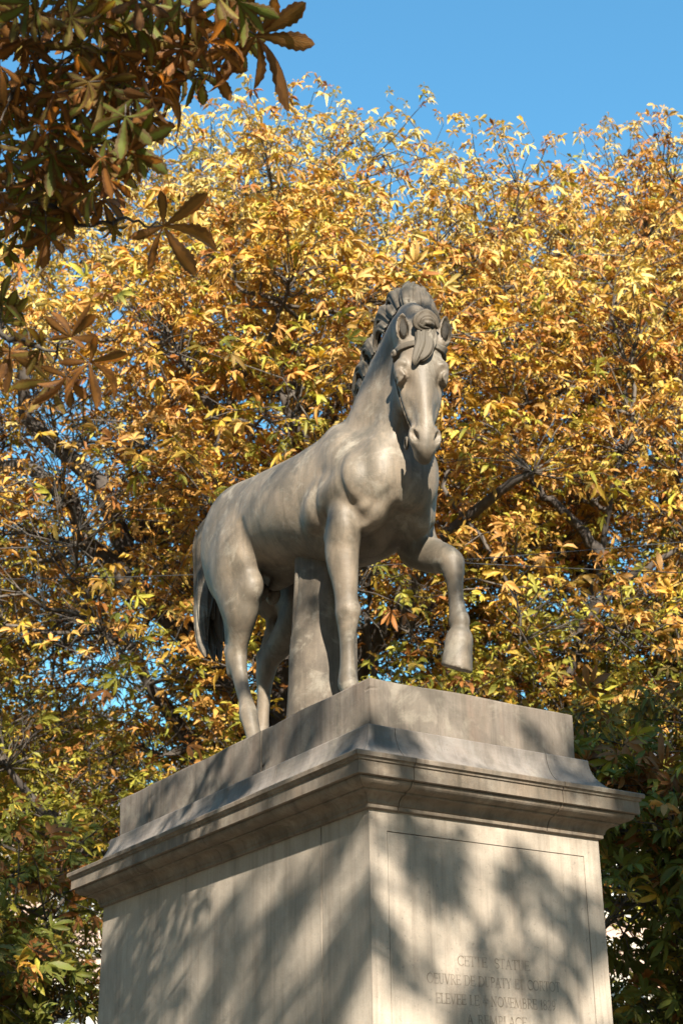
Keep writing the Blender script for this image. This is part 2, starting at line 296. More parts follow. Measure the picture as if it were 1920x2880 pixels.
# ------------------------------------------------------------------ sculpting tools (signed distance field -> mesh)
class Field:
    def __init__(s, lo, hi, vox):
        s.lo = np.array(lo, float); s.vox = vox
        n = np.ceil((np.array(hi) - s.lo) / vox).astype(int) + 1
        s.ax = [(s.lo[i] + vox * np.arange(n[i])).astype(np.float32) for i in range(3)]
        s.F = np.full(n, 0.4, np.float32)
    def box(s, lo, hi):
        sl = []
        for i in range(3):
            a = int(max(0, math.floor((lo[i] - s.lo[i]) / s.vox))); b = int(min(len(s.ax[i]), math.ceil((hi[i] - s.lo[i]) / s.vox) + 1))
            if b <= a: return None
            sl.append(slice(a, b))
        sl = tuple(sl)
        return sl, s.ax[0][sl[0]][:, None, None], s.ax[1][sl[1]][None, :, None], s.ax[2][sl[2]][None, None, :]
    def add(s, lo, hi, fn, k=0.02, op='u'):
        pad = k + 0.035
        r = s.box(np.array(lo) - pad, np.array(hi) + pad)
        if r is None: return
        sl, x, y, z = r
        d = fn(x, y, z).astype(np.float32); f = s.F[sl]
        if op == 'u':
            h = np.maximum(k - np.abs(f - d), 0) / max(k, 1e-6)
            s.F[sl] = np.minimum(f, d) - h * h * h * k / 6
        else:
            d = -d; h = np.maximum(k - np.abs(f - d), 0) / max(k, 1e-6)
            s.F[sl] = np.maximum(f, d) + h * h * h * k / 6
    @staticmethod
    def _cone(p0, p1, r0, r1, A, cut=None):
        D = p1 - p0; L2 = float(D @ D) + 1e-9
        def fn(x, y, z):
            px, py, pz = x - p0[0], y - p0[1], z - p0[2]
            t = np.clip((px * D[0] + py * D[1] + pz * D[2]) / L2, 0, 1)
            vx, vy, vz = px - t * D[0], py - t * D[1], pz - t * D[2]
            a = vx * A[0] + vy * A[1] + vz * A[2]
            n2 = vx * vx + vy * vy + vz * vz; o2 = np.maximum(n2 - a * a, 0)
            ra = r0[0] + (r1[0] - r0[0]) * t; rb = r0[1] + (r1[1] - r0[1]) * t
            q = np.sqrt((a / ra) ** 2 + o2 / (rb * rb)) + 1e-6
            n = np.sqrt(n2)
            d = np.where(n < 1e-4, -np.minimum(ra, rb), n * (1 - 1 / q))
            if cut is not None:
                c, nn = cut
                d = np.maximum(d, (x - c[0]) * nn[0] + (y - c[1]) * nn[1] + (z - c[2]) * nn[2])
            return d
        return fn
    def cone(s, p0, p1, r0, r1, k=0.02, axis=(0, 1, 0), op='u', cut=None):
        """tapered limb piece; r = (radius along axis, radius across) or a number; cut = (point, normal) keeps the side behind the plane"""
        p0 = np.array(p0, float); p1 = np.array(p1, float)
        r0 = (r0, r0) if np.isscalar(r0) else r0; r1 = (r1, r1) if np.isscalar(r1) else r1
        m = max(max(r0), max(r1)); A = np.array(axis, float); A /= np.linalg.norm(A)
        s.add(np.minimum(p0, p1) - m, np.maximum(p0, p1) + m, s._cone(p0, p1, r0, r1, A, cut), k, op)
    def chain(s, pts, k=0.02, axis=(0, 1, 0), op='u', sub=8):
        """pts: (point, r_axis, r_across); a splined limb blended into the field as one piece"""
        P = np.array([list(p[0]) + [p[1], p[2]] for p in pts], float)
        out = []
        n = len(P)
        for i in range(n - 1):
            a, b = P[max(i - 1, 0)], P[min(i + 2, n - 1)]
            for t in np.arange(sub) / sub:
                out.append(0.5 * (2 * P[i] + (P[i + 1] - a) * t + (2 * a - 5 * P[i] + 4 * P[i + 1] - b) * t * t + (3 * P[i] - a - 3 * P[i + 1] + b) * t ** 3))
        out.append(P[-1]); out = np.array(out)
        A = np.array(axis, float); A /= np.linalg.norm(A)
        m = out[:, 3:].max(); lo = (out[:, :3]).min(0) - m; hi = out[:, :3].max(0) + m
        pad = k + 0.035
        r = s.box(lo - pad, hi + pad)
        if r is None: return
        sl = r[0]; org = [q.start for q in sl]
        D = np.full([q.stop - q.start for q in sl], 1.0, np.float32)
        for q0, q1 in zip(out[:-1], out[1:]):
            mm = max(q0[3:].max(), q1[3:].max()) + pad
            rr = s.box(np.minimum(q0[:3], q1[:3]) - mm, np.maximum(q0[:3], q1[:3]) + mm)
            if rr is None: continue
            cl = tuple(slice(max(c.start, q.start), min(c.stop, q.stop)) for c, q in zip(rr[0], sl))
            if any(c.stop <= c.start for c in cl): continue
            rr = (cl, s.ax[0][cl[0]][:, None, None], s.ax[1][cl[1]][None, :, None], s.ax[2][cl[2]][None, None, :])
            ls = tuple(slice(c.start - o, c.stop - o) for c, o in zip(rr[0], org))
            D[ls] = np.minimum(D[ls], s._cone(q0[:3], q1[:3], tuple(q0[3:]), tuple(q1[3:]), A)(*rr[1:]))
        f = s.F[sl]
        if op == 'u':
            h = np.maximum(k - np.abs(f - D), 0) / k
            s.F[sl] = np.minimum(f, D) - h * h * h * k / 6
        else:
            D = -D; h = np.maximum(k - np.abs(f - D), 0) / k
            s.F[sl] = np.maximum(f, D) + h * h * h * k / 6
    def ell(s, c, r, k=0.02, R=None, op='u'):
        c = np.array(c, float); r = np.array(r, float); m = r.max()
        R = np.eye(3) if R is None else np.array(R, float)      # columns: local axes in world
        def fn(x, y, z):
            px, py, pz = x - c[0], y - c[1], z - c[2]
            l = [(px * R[0, i] + py * R[1, i] + pz * R[2, i]) for i in range(3)]
            n = np.sqrt(px * px + py * py + pz * pz)
            q = np.sqrt((l[0] / r[0]) ** 2 + (l[1] / r[1]) ** 2 + (l[2] / r[2]) ** 2) + 1e-6
            return np.where(n < 1e-4, -r.min(), n * (1 - 1 / q))
        s.add(c - m, c + m, fn, k, op)
    def mesh(s, smooth=2):
        F = s.F; S = F < 0
        n = np.array(F.shape)
        c = [S[i:n[0] - 1 + i, j:n[1] - 1 + j, k:n[2] - 1 + k] for i in (0, 1) for j in (0, 1) for k in (0, 1)]
        anyc = c[0].copy(); allc = c[0].copy()
        for q in c[1:]: anyc |= q; allc &= q
        act = anyc & ~allc
        idx = np.full(act.shape, -1, np.int32); I, J, K = np.nonzero(act)
        idx[I, J, K] = np.arange(len(I))
        V = np.zeros((len(I), 3)); cnt = np.zeros(len(I))
        for ax in range(3):
            oth = [a for a in range(3) if a != ax]
            for a in (0, 1):
                for b in (0, 1):
                    o = [0, 0, 0]; o[oth[0]] = a; o[oth[1]] = b
                    e = o.copy(); e[ax] = 1
                    f0 = F[I + o[0], J + o[1], K + o[2]]; f1 = F[I + e[0], J + e[1], K + e[2]]
                    m = (f0 < 0) != (f1 < 0)
                    t = np.where(m, f0 / np.where(m, f0 - f1, 1), 0)
                    P = np.stack([np.full(len(I), float(o[q])) for q in range(3)], 1); P[:, ax] = t
                    V += P * m[:, None]; cnt += m
        V = V / cnt[:, None]
        V = s.lo + s.vox * (V + np.stack([I, J, K], 1))
        faces = []
        for ax in range(3):
            o1, o2 = [(1, 2), (2, 0), (0, 1)][ax]
            a = [slice(1, n[i] - 1) for i in range(3)]; b = list(a)
            a[ax] = slice(0, n[ax] - 1); b[ax] = slice(1, n[ax])
            s0 = S[tuple(a)]; s1 = S[tuple(b)]
            g = np.stack(np.nonzero(s0 != s1), 1)
            base = g + 1; base[:, ax] -= 1
            flip = ~s0[tuple(g.T)]
            def cell(d1, d2):
                q = base.copy(); q[:, o1] += d1; q[:, o2] += d2
                return idx[q[:, 0], q[:, 1], q[:, 2]]
            q = np.stack([cell(-1, -1), cell(0, -1), cell(0, 0), cell(-1, 0)], 1)
            q[flip] = q[flip][:, ::-1]
            faces.append(q)
        Q = np.concatenate(faces)
        E = np.concatenate([Q[:, [0, 1]], Q[:, [1, 2]], Q[:, [2, 3]], Q[:, [3, 0]]])
        for it in range(smooth):
            acc = np.zeros_like(V); deg = np.zeros(len(V))
            for a, b in ((0, 1), (1, 0)):
                for q in range(3): acc[:, q] += np.bincount(E[:, a], V[E[:, b], q], len(V))
                deg += np.bincount(E[:, a], minlength=len(V))
            V = V + (0.5 if it % 2 == 0 else 0.5) * (acc / deg[:, None] - V)
        return V, Q

# ------------------------------------------------------------------ the horse's body (x forward, y to its left, z above the slab)
def rotmat(fwd, up):
    f = np.array(fwd, float); f /= np.linalg.norm(f); u = np.array(up, float); u -= f * (u @ f); u /= np.linalg.norm(u)
    return np.stack([f, np.cross(u, f), u], 1)

HEAD_O = np.array([1.135, -0.132, 1.932]); HEAD_AZ = math.radians(-24); HEAD_TILT = math.radians(1.0)
_f = np.array([math.cos(HEAD_AZ), math.sin(HEAD_AZ), 0.0])
HEAD_U = -np.array([0, 0, 1.0]) * math.cos(HEAD_TILT) + _f * math.sin(HEAD_TILT)
HEAD_V = _f * math.cos(HEAD_TILT) + np.array([0, 0, 1.0]) * math.sin(HEAD_TILT)
HEAD_W = np.array([-math.sin(HEAD_AZ), math.cos(HEAD_AZ), 0.0])
HS = 0.925
def HD(u, v, w): return HEAD_O + HS * (HEAD_U * u + HEAD_V * v + HEAD_W * w)
HEAD_R = np.stack([HEAD_U, HEAD_V, HEAD_W], 1)

def hoof(G, cor, sole, r0, r1, k=0.015, nrm=None):
    cor = np.array(cor, float); sole = np.array(sole, float); d = sole - cor; d /= np.linalg.norm(d)
    n = d if nrm is None else np.array(nrm, float) / np.linalg.norm(nrm)
    G.cone(cor, sole + d * 0.05, (r0, r0 * 1.08), (r1 * 1.08, r1 * 1.22), k, cut=(sole, n))
    G.cone(cor - d * 0.012, cor + d * 0.006, (r0 * 1.02, r0 * 1.08), (r0 * 1.05, r0 * 1.12), 0.012)

def sculpt_horse(vox):
    G = Field((-1.26, -0.52, -0.02), (1.28, 0.52, 2.36), vox)
    # barrel: elliptical sections along x: x, top, bottom, half width
    T = np.array([[-.96, 1.70, 1.44, .17], [-.84, 1.765, 1.34, .235], [-.68, 1.80, 1.24, .28], [-.45, 1.77, 1.13, .308], [-.2, 1.725, 1.085, .328], [.05, 1.695, 1.02, .328],
                  [.28, 1.70, .96, .295], [.45, 1.655, .955, .27], [.60, 1.60, 1.0, .245], [.73, 1.54, 1.08, .205]])
    xs = np.linspace(T[0, 0], T[-1, 0], 80)
    def cub(col):
        y = T[:, col]; m = np.gradient(y, T[:, 0]); i = np.clip(np.searchsorted(T[:, 0], xs) - 1, 0, len(T) - 2)
        h = T[i + 1, 0] - T[i, 0]; t = (xs - T[i, 0]) / h
        return (2 * t ** 3 - 3 * t ** 2 + 1) * y[i] + (t ** 3 - 2 * t ** 2 + t) * h * m[i] + (-2 * t ** 3 + 3 * t ** 2) * y[i + 1] + (t ** 3 - t ** 2) * h * m[i + 1]
    top, bot, hw = cub(1), cub(2), cub(3)
    def barrel(x, y, z):
        tx = np.clip(x, xs[0], xs[-1]); dx = x - tx
        tt = np.interp(tx, xs, top); bb = np.interp(tx, xs, bot); a = np.interp(tx, xs, hw)
        c = (tt + bb) / 2; b = (tt - bb) / 2
        n = np.sqrt(y * y + (z - c) ** 2 + dx * dx) + 1e-5
        pw = 2.15
        q = (np.abs(y / a) ** pw + np.abs((z - c) / b) ** pw + np.abs(dx / 0.12) ** pw) ** (1 / pw) + 1e-6
        return np.where(n < 1e-3, -np.minimum(a, b), n * (1 - 1 / q))
    G.add((-1.2, -.4, .95), (.95, .4, 1.9), barrel, 0.02)
    # neck
    G.chain([((.34, 0, 1.42), .195, .25), ((.50, .005, 1.58), .16, .24), ((.63, .01, 1.79), .128, .215), ((.76, .0, 1.95), .105, .17), ((.88, -.035, 2.02), .092, .125), ((1.01, -.09, 1.92), .088, .10)], 0.05)
    G.chain([((.68, 0, 1.40), .16, .13), ((.73, 0, 1.58), .115, .12), ((.80, -.01, 1.76), .085, .10), ((.90, -.04, 1.86), .08, .09)], 0.06)     # throat side
    G.chain([((.30, 0, 1.66), .03, .03), ((.42, 0, 1.79), .038, .042), ((.52, .005, 1.99), .04, .05), ((.63, .01, 2.10), .038, .045), ((.75, .0, 2.155), .04, .045), ((.88, -.03, 2.14), .045, .045), ((1.01, -.085, 2.03), .05, .05)], 0.05)  # crest
    # sternomastoid and windpipe furrow
    for sgn in (-1, 1):
        G.chain([(HD(.26, -.25, .055 * sgn), .035, .04), ((.86, .065 * sgn - .02, 1.70), .03, .045), ((.80, .085 * sgn, 1.5), .03, .045), ((.76, .10 * sgn, 1.32), .035, .045)], 0.04)
    # chest: two pectorals with a furrow
    for sgn in (-1, 1):
        G.ell((.70 - (.02 if sgn > 0 else 0), (.115 if sgn < 0 else .085) * sgn, 1.26), (.14, .125 if sgn < 0 else .11, .20), 0.05)
        G.ell((.60, .14 * sgn, 1.09), (.15, .10, .11), 0.05)
    # shoulders
    for sgn in (-1, 1):
        G.chain([((.33, .12 * sgn, 1.60), .07, .10), ((.45, .19 * sgn, 1.46), .08, .12), ((.60, (.215 if sgn < 0 else .185) * sgn, 1.28), .08, .11)], 0.07)             # scapula
        G.ell((.635 - (.02 if sgn > 0 else 0), (.215 if sgn < 0 else .16) * sgn, 1.225), (.115, .095, .135), 0.045)                                                                                 # point of shoulder
        G.ell((.37, .235 * sgn, 1.22), (.12, .08, .19), 0.04, rotmat((.5, 0, -.8), (.8, 0, .5)))                                                    # triceps
    # right fore leg (planted)
    G.chain([((.58, -.205, 1.22), .08, .12), ((.52, -.208, 1.04), .082, .11), ((.50, -.212, .90), .078, .098), ((.503, -.20, .76), .060, .076), ((.503, -.193, .66), .053, .064), ((.508, -.19, .585), .058, .066),
             ((.503, -.188, .525), .046, .056), ((.495, -.186, .45), .035, .046), ((.492, -.184, .34), .034, .044), ((.49, -.182, .255), .044, .052), ((.505, -.18, .215), .043, .050), ((.535, -.18, .16), .039, .043), ((.55, -.18, .13), .05, .055)], 0.018)
    G.ell((.548, -.19, .595), (.03, .046, .042), 0.03)
    G.ell((.45, -.19, .60), (.025, .03, .04), 0.03)
    G.ell((.462, -.182, .235), (.03, .03, .035), 0.03)
    G.ell((.43, -.21, 1.03), (.07, .055, .08), 0.05)                      # elbow
    G.ell((.545, -.235, 1.02), (.085, .07, .13), 0.035)                     # extensor bulge
    hoof(G, (.555, -.18, .11), (.575, -.18, .0), .056, .068, nrm=(0, 0, -1))
    # left fore leg (raised, knee bent)
    G.chain([((.58, .185, 1.20), .085, .125), ((.55, .20, 1.05), .095, .13), ((.645, .205, .93), .074, .093), ((.76, .205, .865), .064, .077), ((.825, .20, .825), .060, .066), ((.85, .20, .765), .052, .058),
             ((.857, .20, .70), .037, .047), ((.862, .20, .60), .034, .043), ((.872, .20, .53), .041, .048), ((.882, .20, .495), .046, .053), ((.888, .20, .45), .036, .040), ((.885, .20, .405), .045, .05)], 0.018)
    G.ell((.862, .20, .815), (.035, .05, .045), 0.03)
    G.ell((.85, .20, .50), (.03, .032, .035), 0.03)
    G.ell((.50, .225, .99), (.085, .06, .075), 0.05)
    G.ell((.655, .235, .945), (.09, .045, .065), 0.03, rotmat((.8, 0, -.6), (.6, 0, .8)))
    hoof(G, (.875, .195, .395), (.858, .185, .262), .062, .072, nrm=(-.36, -.12, -.93))
    # right hind leg
    G.ell((-.70, -.175, 1.42), (.28, .145, .32), 0.08, rotmat((.95, 0, .3), (-.3, 0, .95)))
    G.ell((-.76, -.155, 1.36), (.18, .138, .30), 0.06, rotmat((.98, 0, -.15), (.15, 0, .98)))
    G.ell((-.55, -.225, 1.26), (.23, .12, .30), 0.06, rotmat((.9, 0, -.35), (.35, 0, .9)))
    G.chain([((-.60, -.205, 1.25), .125, .24), ((-.56, -.21, 1.08), .11, .18), ((-.525, -.212, .95), .088, .135), ((-.56, -.198, .84), .063, .095), ((-.60, -.188, .765), .05, .078), ((-.625, -.182, .70), .051, .075),
             ((-.60, -.182, .63), .043, .058), ((-.555, -.186, .52), .035, .047), ((-.50, -.192, .42), .035, .045), ((-.455, -.198, .335), .045, .052), ((-.43, -.2, .285), .043, .049), ((-.39, -.2, .19), .039, .042), ((-.365, -.2, .13), .047, .052)], 0.018)
    G.ell((-.40, -.215, 1.03), (.06, .06, .09), 0.06)                    # stifle
    G.cone((-.70, -.18, .75), (-.665, -.18, .62), .03, .035, 0.03)          # point of hock
    G.cone((-.70, -.185, .76), (-.66, -.20, .95), .022, .045, 0.06)          # tendon
    G.ell((-.485, -.198, .315), (.03, .032, .035), 0.03)
    hoof(G, (-.36, -.2, .115), (-.335, -.2, .0), .056, .068, nrm=(0, 0, -1))
    # left hind leg, trailing
    G.ell((-.74, .185, 1.44), (.30, .155, .36), 0.08)
    G.ell((-.85, .165, 1.38), (.18, .14, .33), 0.06)
    G.chain([((-.66, .215, 1.28), .13, .26), ((-.60, .222, 1.10), .115, .20), ((-.665, .205, .98), .088, .13), ((-.785, .185, .885), .062, .092), ((-.865, .172, .83), .052, .076), ((-.90, .165, .775), .051, .074),
             ((-.92, .165, .70), .042, .056), ((-.935, .165, .60), .035, .046), ((-.955, .168, .48), .035, .045), ((-.97, .17, .385), .045, .052), ((-.955, .17, .33), .043, .048), ((-.92, .17, .22), .039, .042), ((-.89, .17, .14), .047, .052)], 0.018)
    G.ell((-.45, .22, 1.06), (.075, .07, .10), 0.06)
    G.cone((-.965, .165, .86), (-.955, .165, .70), .03, .033, 0.03)
    G.cone((-.955, .165, .86), (-.86, .19, 1.02), .022, .05, 0.06)
    hoof(G, (-.885, .17, .12), (-.86, .17, .0), .056, .068, nrm=(0, 0, -1))
    # dock, flank hollow, groin
    G.chain([((-.98, 0, 1.70), .06, .06), ((-1.06, 0, 1.70), .045, .045), ((-1.12, 0, 1.69), .03, .03)], 0.06)
    for sgn in (-1, 1):
        G.ell((-.40, .40 * sgn, 1.50), (.10, .07, .10), 0.08, op='s')
    G.ell((-.42, 0, 1.12), (.16, .05, .045), 0.06)                          # sheath
    for sgn in (-1, 1): G.ell((-.62, .04 * sgn, 1.10), (.055, .038, .06), 0.02)
    # muscle furrows on the shoulders and breast
    for sgn in (-1, 1):
        m = lambda L: [((x, -y * sgn, z), r, r) for (x, y, z), r in L]
        G.chain(m([((.58, -.265, 1.50), .006), ((.612, -.30, 1.35), .012), ((.622, -.318, 1.25), .016), ((.642, -.292, 1.13), .019), ((.655, -.24, 1.055), .02), ((.668, -.205, 1.012), .018)]), 0.06, op='s')
        G.chain(m([((.668, -.205, 1.012), .017), ((.738, -.188, 1.056), .016), ((.785, -.155, 1.096), .013), ((.823, -.122, 1.13), .006)]), 0.05, op='s')
        G.chain(m([((.47, -.075, .962), .014), ((.575, -.06, .985), .014), ((.66, -.047, 1.02), .012), ((.772, -.06, 1.084), .006)]), 0.04, op='s')
        G.chain(m([((.42, -.30, 1.34), .008), ((.40, -.315, 1.24), .018), ((.395, -.305, 1.15), .022), ((.405, -.27, 1.06), .022)]), 0.07, op='s')
        G.ell((.50, .262 * sgn, 1.21), (.075, .05, .13), 0.05, rotmat((.35, 0, -.9), (.9, 0, .35)))                 # long head of the triceps
    G.chain([((-.355, -.325, 1.36), .012, .012), ((-.345, -.318, 1.27), .02, .02), ((-.335, -.285, 1.18), .022, .022), ((-.33, -.235, 1.10), .02, .02)], 0.06, op='s')      # flank fold
    # ---------------- head
    W = HEAD_W
    def hc(pts, k=0.02, op='u'): G.chain([(HD(*p[0]), p[1] * HS, p[2] * HS) for p in pts], k, W, op)
    def he(c, r, k=0.02, op='u', R=None): G.ell(HD(*c), np.array(r) * HS, k, HEAD_R if R is None else R, op)
    hc([((.03, -.10, 0), .09, .085), ((.13, -.122, 0), .124, .108), ((.26, -.135, 0), .126, .128), ((.38, -.135, 0), .104, .118), ((.52, -.118, 0), .068, .098), ((.62, -.105, 0), .060, .085), ((.70, -.10, 0), .062, .08), ((.765, -.10, 0), .045, .052)], 0.025)
    hc([((.18, -.045, 0), .075, .042), ((.33, -.04, 0), .062, .04), ((.48, -.036, 0), .042, .036), ((.62, -.032, 0), .038, .032), ((.70, -.04, 0), .04, .03)], 0.025)     # nasal bridge
    for s in (-1, 1):
        he((.30, -.235, .055 * s), (.135, .115, .042), 0.05)                # jaw
        he((.27, -.085, .107 * s), (.065, .045, .038), 0.05)               # brow
        hc([((.35, -.12, .10 * s), .015, .018), ((.44, -.125, .088 * s), .013, .016), ((.54, -.12, .064 * s), .01, .012)], 0.035)   # facial crest
        he((.19, -.10, .138 * s), (.045, .035, .02), 0.05, op='s')           # temple hollow
        he((.365, -.058, .10 * s), (.055, .026, .022), 0.05, op='s')          # hollow before the eye
        he((.318, -.068, .132 * s), (.044, .044, .026), 0.016, op='s')       # socket
        he((.318, -.080, .108 * s), (.036, .040, .034), 0.003)               # eyeball
        hc([((.330, -.030, .102 * s), .006, .008), ((.300, -.046, .122 * s), .010, .012), ((.287, -.082, .134 * s), .012, .013), ((.300, -.125, .130 * s), .008, .009)], 0.010)   # upper lid
        hc([((.262, -.028, .098 * s), .008, .009), ((.248, -.060, .120 * s), .014, .016), ((.254, -.105, .128 * s), .010, .012)], 0.03)   # brow fold
        hc([((.334, -.032, .100 * s), .006, .008), ((.357, -.064, .122 * s), .009, .010), ((.352, -.110, .128 * s), .007, .008)], 0.008)    # lower lid
        he((.665, -.075, .052 * s), (.060, .048, .032), 0.04)               # nostril wing
        he((.695, -.062, .05 * s), (.045, .035, .028), 0.03)
        Rn = rotmat(HEAD_U * .85 - HEAD_W * .45 * s, HEAD_V * 1.0 + HEAD_W * .9 * s)
        he((.690, -.036, .062 * s), (.048, .020, .028), 0.008, op='s', R=Rn)
        hc([((.50, -.07, .08 * s), .01, .012), ((.57, -.065, .07 * s), .01, .014), ((.625, -.05, .058 * s), .008, .01)], 0.04, op='s')     # furrow above the nostril
        hc([((.735, -.06, .05 * s), .004, .006), ((.745, -.12, .058 * s), .005, .006), ((.72, -.16, .055 * s), .004, .005)], 0.008, op='s')    # mouth corner
        # ear: hollow leaf
        ew = .02 if s > 0 else -.02
        E0, E1 = HD(.115, -.09, (.085 + ew) * s), HD(-.058, -.055, (.116 + ew) * s)
        mid, hi = HD(.052, -.08, (.110 + ew) * s), HD(-.014, -.07, (.117 + ew) * s)
        G.chain([(E0, .030, .036), (mid, .038, .044), (hi, .028, .034), (E1, .005, .007)], 0.02, W)
        o = HEAD_V * .025 + HEAD_W * .006 * s
        G.chain([(mid + o * .8 + HEAD_U * .016, .020, .028), (mid + o * .8, .027, .042), (hi + o * .8, .019, .030), (E1 + o * .55 + HEAD_U * .020, .004, .008)], 0.006, W, op='s')
    he((.735, -.155, 0), (.045, .035, .045), 0.02)                           # lower lip and chin
    he((.742, -.056, 0), (.045, .034, .048), 0.045)                            # upper lip
    return G

def band_mesh(G, lo, hi, cond, grow):
    """a strap that hugs the sculpted surface: the body's own field grown by a little, cut to a strip"""
    sl, x, y, z = G.box(lo, hi)
    B = Field.__new__(Field); B.vox = G.vox; B.lo = np.array([G.ax[i][sl[i].start] for i in range(3)], float)
    px, py, pz = x - HEAD_O[0], y - HEAD_O[1], z - HEAD_O[2]
    u, v, w = [(px * A[0] + py * A[1] + pz * A[2]) / HS for A in (HEAD_U, HEAD_V, HEAD_W)]
    F = np.maximum(G.F[sl] - grow, cond(u, v, w)); F = np.maximum(F, -(G.F[sl] + 0.02))
    F[0] = F[-1] = 1; F[:, 0] = F[:, -1] = 1; F[:, :, 0] = F[:, :, -1] = 1
    B.F = F.astype(np.float32)
    return B.mesh(1)
# ================================================================== the statue
horse = empty('horse_statue', (0, 0, ST)); tag(horse, 'carved stone horse with one foreleg raised, standing on the pedestal', 'statue')
HG = sculpt_horse(0.0078)
hV, hQ = HG.mesh(3)
body = link('body', np_mesh('body', hV, hQ, True), horse, MAT['horse'])

# ---- bridle: straps that hug the head
bridle = empty('bridle'); bridle.parent = horse
h0, h1 = HEAD_O - .35, HEAD_O + .35; h0[2] = HEAD_O[2] - .75; h1[2] = HEAD_O[2] + .08
bv, bq = band_mesh(HG, h0, h1, lambda u, v, w: np.maximum(np.abs(u - .150 - .25 * np.maximum(-v - .09, 0)) - .021, -v - .17), .013)
link('browband', np_mesh('browband', bv, bq, True), bridle, MAT['hair'])
bv, bq = band_mesh(HG, h0, h1, lambda u, v, w: np.maximum(np.maximum(np.abs(v + .155 - .03 * (u - .15)) - .011, .06 - np.abs(w)), np.maximum(u - .63, .155 - u)), .008)
link('cheek_strap', np_mesh('cheek_strap', bv, bq, True), bridle, MAT['hair'])
def torus_mesh(name, c, n, R, r, seg=28, sides=10):
    n = np.array(n, float) / np.linalg.norm(n); a = np.cross(n, (0, 0, 1.0)); a /= np.linalg.norm(a); b = np.cross(n, a)
    V_, F_ = [], []
    for i in range(seg):
        t = 2 * math.pi * i / seg; d = a * math.cos(t) + b * math.sin(t)
        for j in range(sides):
            p = 2 * math.pi * j / sides; V_.append(np.array(c) + d * (R + r * math.cos(p)) + n * r * math.sin(p))
            F_.append((i * sides + j, ((i + 1) % seg) * sides + j, ((i + 1) % seg) * sides + (j + 1) % sides, i * sides + (j + 1) % sides))
    return np_mesh(name, V_, F_, True)
for s in (-1, 1):
    link('bit_ring', torus_mesh('bit_ring', HD(.675, -.150, .082 * s), HEAD_W, .026, .0075), bridle, MAT['hair'])
    link('rosette', torus_mesh('rosette', HD(.155, -.125, .136 * s), HEAD_W * s + HEAD_V * .3, .012, .011, 18, 10), bridle, MAT['hair'])

for s in (-1, 1):          # dark insets in the hollows of the ears
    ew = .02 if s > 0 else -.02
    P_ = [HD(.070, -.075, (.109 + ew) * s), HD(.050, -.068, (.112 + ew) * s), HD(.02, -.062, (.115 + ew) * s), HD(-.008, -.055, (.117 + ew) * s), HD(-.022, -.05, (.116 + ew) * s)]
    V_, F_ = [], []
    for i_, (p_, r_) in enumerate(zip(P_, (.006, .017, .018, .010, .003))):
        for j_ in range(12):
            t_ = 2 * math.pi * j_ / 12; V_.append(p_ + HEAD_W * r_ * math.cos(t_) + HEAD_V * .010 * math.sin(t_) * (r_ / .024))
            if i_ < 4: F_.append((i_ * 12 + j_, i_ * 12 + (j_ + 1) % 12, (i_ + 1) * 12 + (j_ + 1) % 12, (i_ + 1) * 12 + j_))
    link('ear_hollow', np_mesh('ear_hollow', V_, F_, True), horse, MAT['ear_dark'])

# ---- locks of hair
def lock_mesh(name, pts, radii, flat=0.55, nrm=(0, 1, 0), strands=6, depth=0.22, twist=0.6, n=40, sides=26, seed=0):
    P = np.array(pts, float); k = len(P); rr = np.interp(np.linspace(0, 1, n), np.linspace(0, 1, len(radii)), radii)
    out = []
    for q in range(n):
        x = q / (n - 1) * (k - 1); i = min(int(x), k - 2); t = x - i
        a, b, c, d = P[max(i - 1, 0)], P[i], P[i + 1], P[min(i + 2, k - 1)]
        out.append(0.5 * (2 * b + (c - a) * t + (2 * a - 5 * b + 4 * c - d) * t * t + (3 * b - a - 3 * c + d) * t ** 3))
    S_ = np.array(out); T = np.gradient(S_, axis=0); T /= np.linalg.norm(T, axis=1)[:, None]
    N = np.array(nrm, float); Vv, Q = [], []
    rg = random.Random(seed); ph = rg.uniform(0, 6.28); ph2 = rg.uniform(0, 6.28)
    for q in range(n):
        N = N - T[q] * (N @ T[q]); N /= np.linalg.norm(N); B = np.cross(T[q], N); t = q / (n - 1)
        for j in range(sides):
            th = 2 * math.pi * j / sides
            g_ = abs(math.cos(strands * .5 * (th + twist * t) + ph)) ; m = 1 - depth * (1 - g_) ** 2 * 2.2 + .05 * math.cos(2 * th + ph2)
            Vv.append(S_[q] + rr[q] * m * (N * math.sin(th) * flat + B * math.cos(th)))
            if q < n - 1: Q.append((q * sides + j, q * sides + (j + 1) % sides, (q + 1) * sides + (j + 1) % sides, (q + 1) * sides + j))
    return np_mesh(name, np.array(Vv), np.array(Q), True)
mane = empty('mane'); mane.parent = horse
def lock(parent, pts, radii, name='hair_lock', **k):
    lock.i = getattr(lock, 'i', 0) + 1
    return link(name, lock_mesh(name, pts, radii, seed=lock.i, **k), parent, MAT['hair'])
# crest waves over the top of the neck
lock(mane, [(1.02, -.075, 1.99), (.985, -.045, 2.07), (.92, -.01, 2.19), (.86, .02, 2.285), (.80, .055, 2.31), (.745, .10, 2.25), (.72, .13, 2.12)], [.035, .052, .062, .062, .055, .045, .012], flat=.6, nrm=(.6, -.5, .6), strands=7)
lock(mane, [(1.03, -.04, 2.0), (1.0, .0, 2.08), (.94, .04, 2.18), (.87, .075, 2.26), (.81, .11, 2.24), (.78, .14, 2.12)], [.03, .05, .058, .055, .042, .012], flat=.6, nrm=(.6, .5, .6), strands=6)
lock(mane, [(.93, -.06, 2.10), (.90, -.05, 2.19), (.855, -.02, 2.275), (.82, .02, 2.335), (.77, .05, 2.335), (.735, .08, 2.28)], [.03, .042, .046, .042, .034, .010], flat=.7, nrm=(.4, -.8, .4), strands=5)
